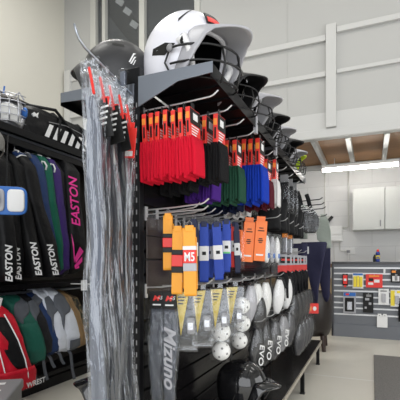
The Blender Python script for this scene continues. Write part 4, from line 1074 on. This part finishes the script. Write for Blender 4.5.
MB().tube([(.05, -.09, -.02), (.2, .3, .02), (.23, .62, -.2), (.22, .82, -.3)], .016, 6).build('shoulder_strap', 'nylon_black', t, smooth=True)
MB().grid(lambda u, v: (-.15 + .3 * u, -.1 + .012 * math.sin(u * 3) , -.28 + .25 * v), 6, 5).build('end_pocket', 'nylon_dkgrey', t, smooth=True, solid=.014)
m = MB()
for poly in ([(0, 0), (.02, .02), (.035, .012), (.06, .03), (.05, .005), (.055, -.01), (.03, -.005), (.015, -.015)],): m.prism([(.0 + x * 1.3, z * 1.3 - .12) for x, z in poly], .196, .212, 'x')
m.build('logo', 'white', t)

# backpacks on the low rail
def backpack(label, y, cloth, second, w=.2, top=.91, bot=.33, xf=-2.66, patches=(), strap_m='nylon_grey', st=True, lean=.08, tail=.1):
    H = top - bot
    prof = [(0, -.14, .1, 0, w * .55), (-.02, -.12, .16, 0, w * .8), (-.14 * H, -.06, .24, .05 * lean, w), (-.4 * H, -.01, .32, .4 * lean, w * 1.05), (-.75 * H, .02, .37, .8 * lean, w * 1.1), (-.94 * H, .01, .36, lean, w), (-H, 0, .26, lean, w * .7)]
    t, S = pack('backpack', label, 'backpack', (xf - .19, y, top), prof, cloth, patches, 'backpacks on the low rail', 0, .014, .3, 32)
    MB().tube([(-.14, 0, -.01), (-.13, -.02, .03), (-.12, 0, .045), (-.11, .02, .03), (-.1, 0, -.01)], .008, 6).build('carry_handle', 'nylon_black', t, smooth=True)
    if st:
        strap(t, [(.12, -.05 + lean, -H + .05), (.19, -.06 + lean, -H - .01), (.2, -.05 + lean, -H - tail * .6), (.21, -.03 + lean, -H - tail)], .035, strap_m, 'hanging_strap')
    return t, S
band = lambda m2, f0=.18, f1=.42, sl=.22: (('shoulder_panel', m2, f0 + .2, f1 + .12, -95, 25, dict(slant=-sl * 1.5)),)
t, S = backpack('red backpack with black centre panel and white piping at the photo edge', 2.22, 'nylon_red', None, .26, .88, .17, -2.5, (('centre_panel', 'nylon_black', .3, .6, -26, 4, dict(slant=.12)), ('pocket', 'nylon_red', .64, .9, -80, 40, dict(off=.02)), ('seam', 'nylon_black', .885, .91, -100, 60, dict(off=.022))), lean=.1, st=True, tail=.04)
MB().tube([S(f, R(-46), .014) for f in (.1, .2, .3, .4, .5, .6, .7, .8, .88)], .005, 6).build('piping', 'white', t, smooth=True)
MB().tube([S(f, R(2), .022) for f in (.3, .4, .5, .6, .7, .8, .88)], .005, 6).build('piping', 'white', t, smooth=True)
p = S(.8, R(24), .03); o = text('WREST', .06, p, FACE_AISLE, 'white', t, 0, .001)
MB().box(S(.16, R(10), .02), (.01, .05, .12), Matrix.Rotation(R(-18), 3, 'X')).build('swing_tag', 'white', t)
backpack('dark green backpack partly behind the red backpack', 2.37, 'nylon_dkgreen', None, .18, .9, .36, -2.74, band('nylon_grey'))
backpack('green backpack with grey shoulder panel, second green one from the red', 2.58, 'nylon_dkgreen', None, .2, .92, .3, -2.68, band('nylon_grey', .16, .4) + (('pocket', 'nylon_dkgreen', .5, .85, -70, 10, dict(off=.015)),), tail=.16)
backpack('charcoal backpack between the green and navy backpacks', 2.71, 'nylon_dkgrey', None, .15, .93, .34, -2.7, band('nylon_grey', .2, .42), tail=.2)
backpack('navy backpack with grey shoulder panel', 2.8, 'nylon_navy', None, .15, .93, .33, -2.7, band('nylon_grey', .12, .34))
backpack('white backpack with grey shoulder panel beside the navy backpack', 2.9, 'nylon_white', None, .16, .95, .34, -2.68, band('nylon_grey', .2, .44))
backpack('white backpack with wide grey panel beside the tan backpack', 3.02, 'nylon_white', None, .2, .95, .33, -2.66, band('nylon_grey', .16, .46) + (('side_panel', 'nylon_grey', .72, .98, -20, 40, {}),), tail=.26)
backpack('tan backpack between the white and camouflage backpacks', 3.15, 'nylon_tan', None, .16, .93, .33, -2.68, (('side_panel', 'nylon_tan', .3, .8, -60, 0, dict(off=.014)),), st=False)
backpack('camouflage backpack farthest along the low rail', 3.26, 'camo', None, .17, .9, .36, -2.7, (), st=False)
t = thing('price_flag', 'white price flag sticking out over the tan backpack', 'tag', (-2.62, 3.18, .98))
MB().b6(0, .01, -.04, .04, -.06, .04).build('card', 'white', t); MB().tube([(-.2, .02, .0), (.0, .06, .0), (.05, .22, -.02)], .006, 6).build('arm', 'white_plastic', t)

# grey carton at the foot of the rack
t = thing('shoe_carton', 'grey scuffed carton on the floor at the foot of the rack', 'carton', (-2.2, 1.68, 0), R(35))
MB().b6(-.2, .2, -.3, .3, 0, .34).build('body', 'grey_print', t, bevel=.01)
MB().b6(-.21, .21, -.31, .31, .335, .4).build('lid', 'grey_print', t, bevel=.012)
m = MB()
for x, y, w, d in ((.06, .2, .06, .02), (-.03, .12, .03, .012), (.1, .05, .03, .015), (-.1, .22, .05, .012), (.02, .0, .04, .01)): m.b6(x - w, x + w, y - d, y + d, .4, .402)
m.build('print', 'white', t)

# ------------------------------------------------------------------ camera and light
cam = bpy.data.cameras.new('camera'); co = bpy.data.objects.new('camera', cam); COL.link(co)
cam.sensor_width = 36; cam.sensor_fit = 'HORIZONTAL'; cam.lens = 36.0
cam.shift_y = 62 / 400
co.location = (0, 0, 1.2); co.rotation_euler = (PI / 2, 0, R(23.27)); cam.clip_start = .05
scene.camera = co

def area(name, loc, rot, sx, sy, power, col=(1, 1, 1)):
    l = bpy.data.lights.new(name, 'AREA'); l.shape = 'RECTANGLE'; l.size = sx; l.size_y = sy; l.energy = power; l.color = col
    o = bpy.data.objects.new(name, l); COL.link(o); o.location = loc; o.rotation_euler = rot
    return o
area('daylight_opening', (.6, -3.2, 2.2), (R(-90), 0, 0), 6.5, 4.0, 215, (.95, .97, 1.0)).rotation_euler = (R(90), 0, 0)
for x, y in ((-3.6, 1.2), (-.4, 1.0), (2.4, 1.4), (-3.6, 4.0), (-.4, 4.0), (2.4, 4.2)):
    area('ceiling_fill', (x, y, 6.3), (0, 0, 0), 1.6, .5, 52 if x < -3 else 20, (1, .98, .94))  # unseen area lights added to brighten the room, stronger on the left
area('side_daylight', (4.4, 2.4, 1.8), (0, R(90), 0), 3.0, 5.0, 120, (.97, .98, 1.0))
w = bpy.data.worlds.new('World'); scene.world = w; w.use_nodes = True
w.node_tree.nodes['Background'].inputs[0].default_value = (.93, .96, 1, 1); w.node_tree.nodes['Background'].inputs[1].default_value = .5
scene.view_settings.view_transform = 'Standard'; scene.view_settings.look = 'None'; scene.view_settings.gamma = 1; scene.view_settings.use_curve_mapping = False
scene.view_settings.exposure = 0.0
scene.cycles.transparent_max_bounces = 32
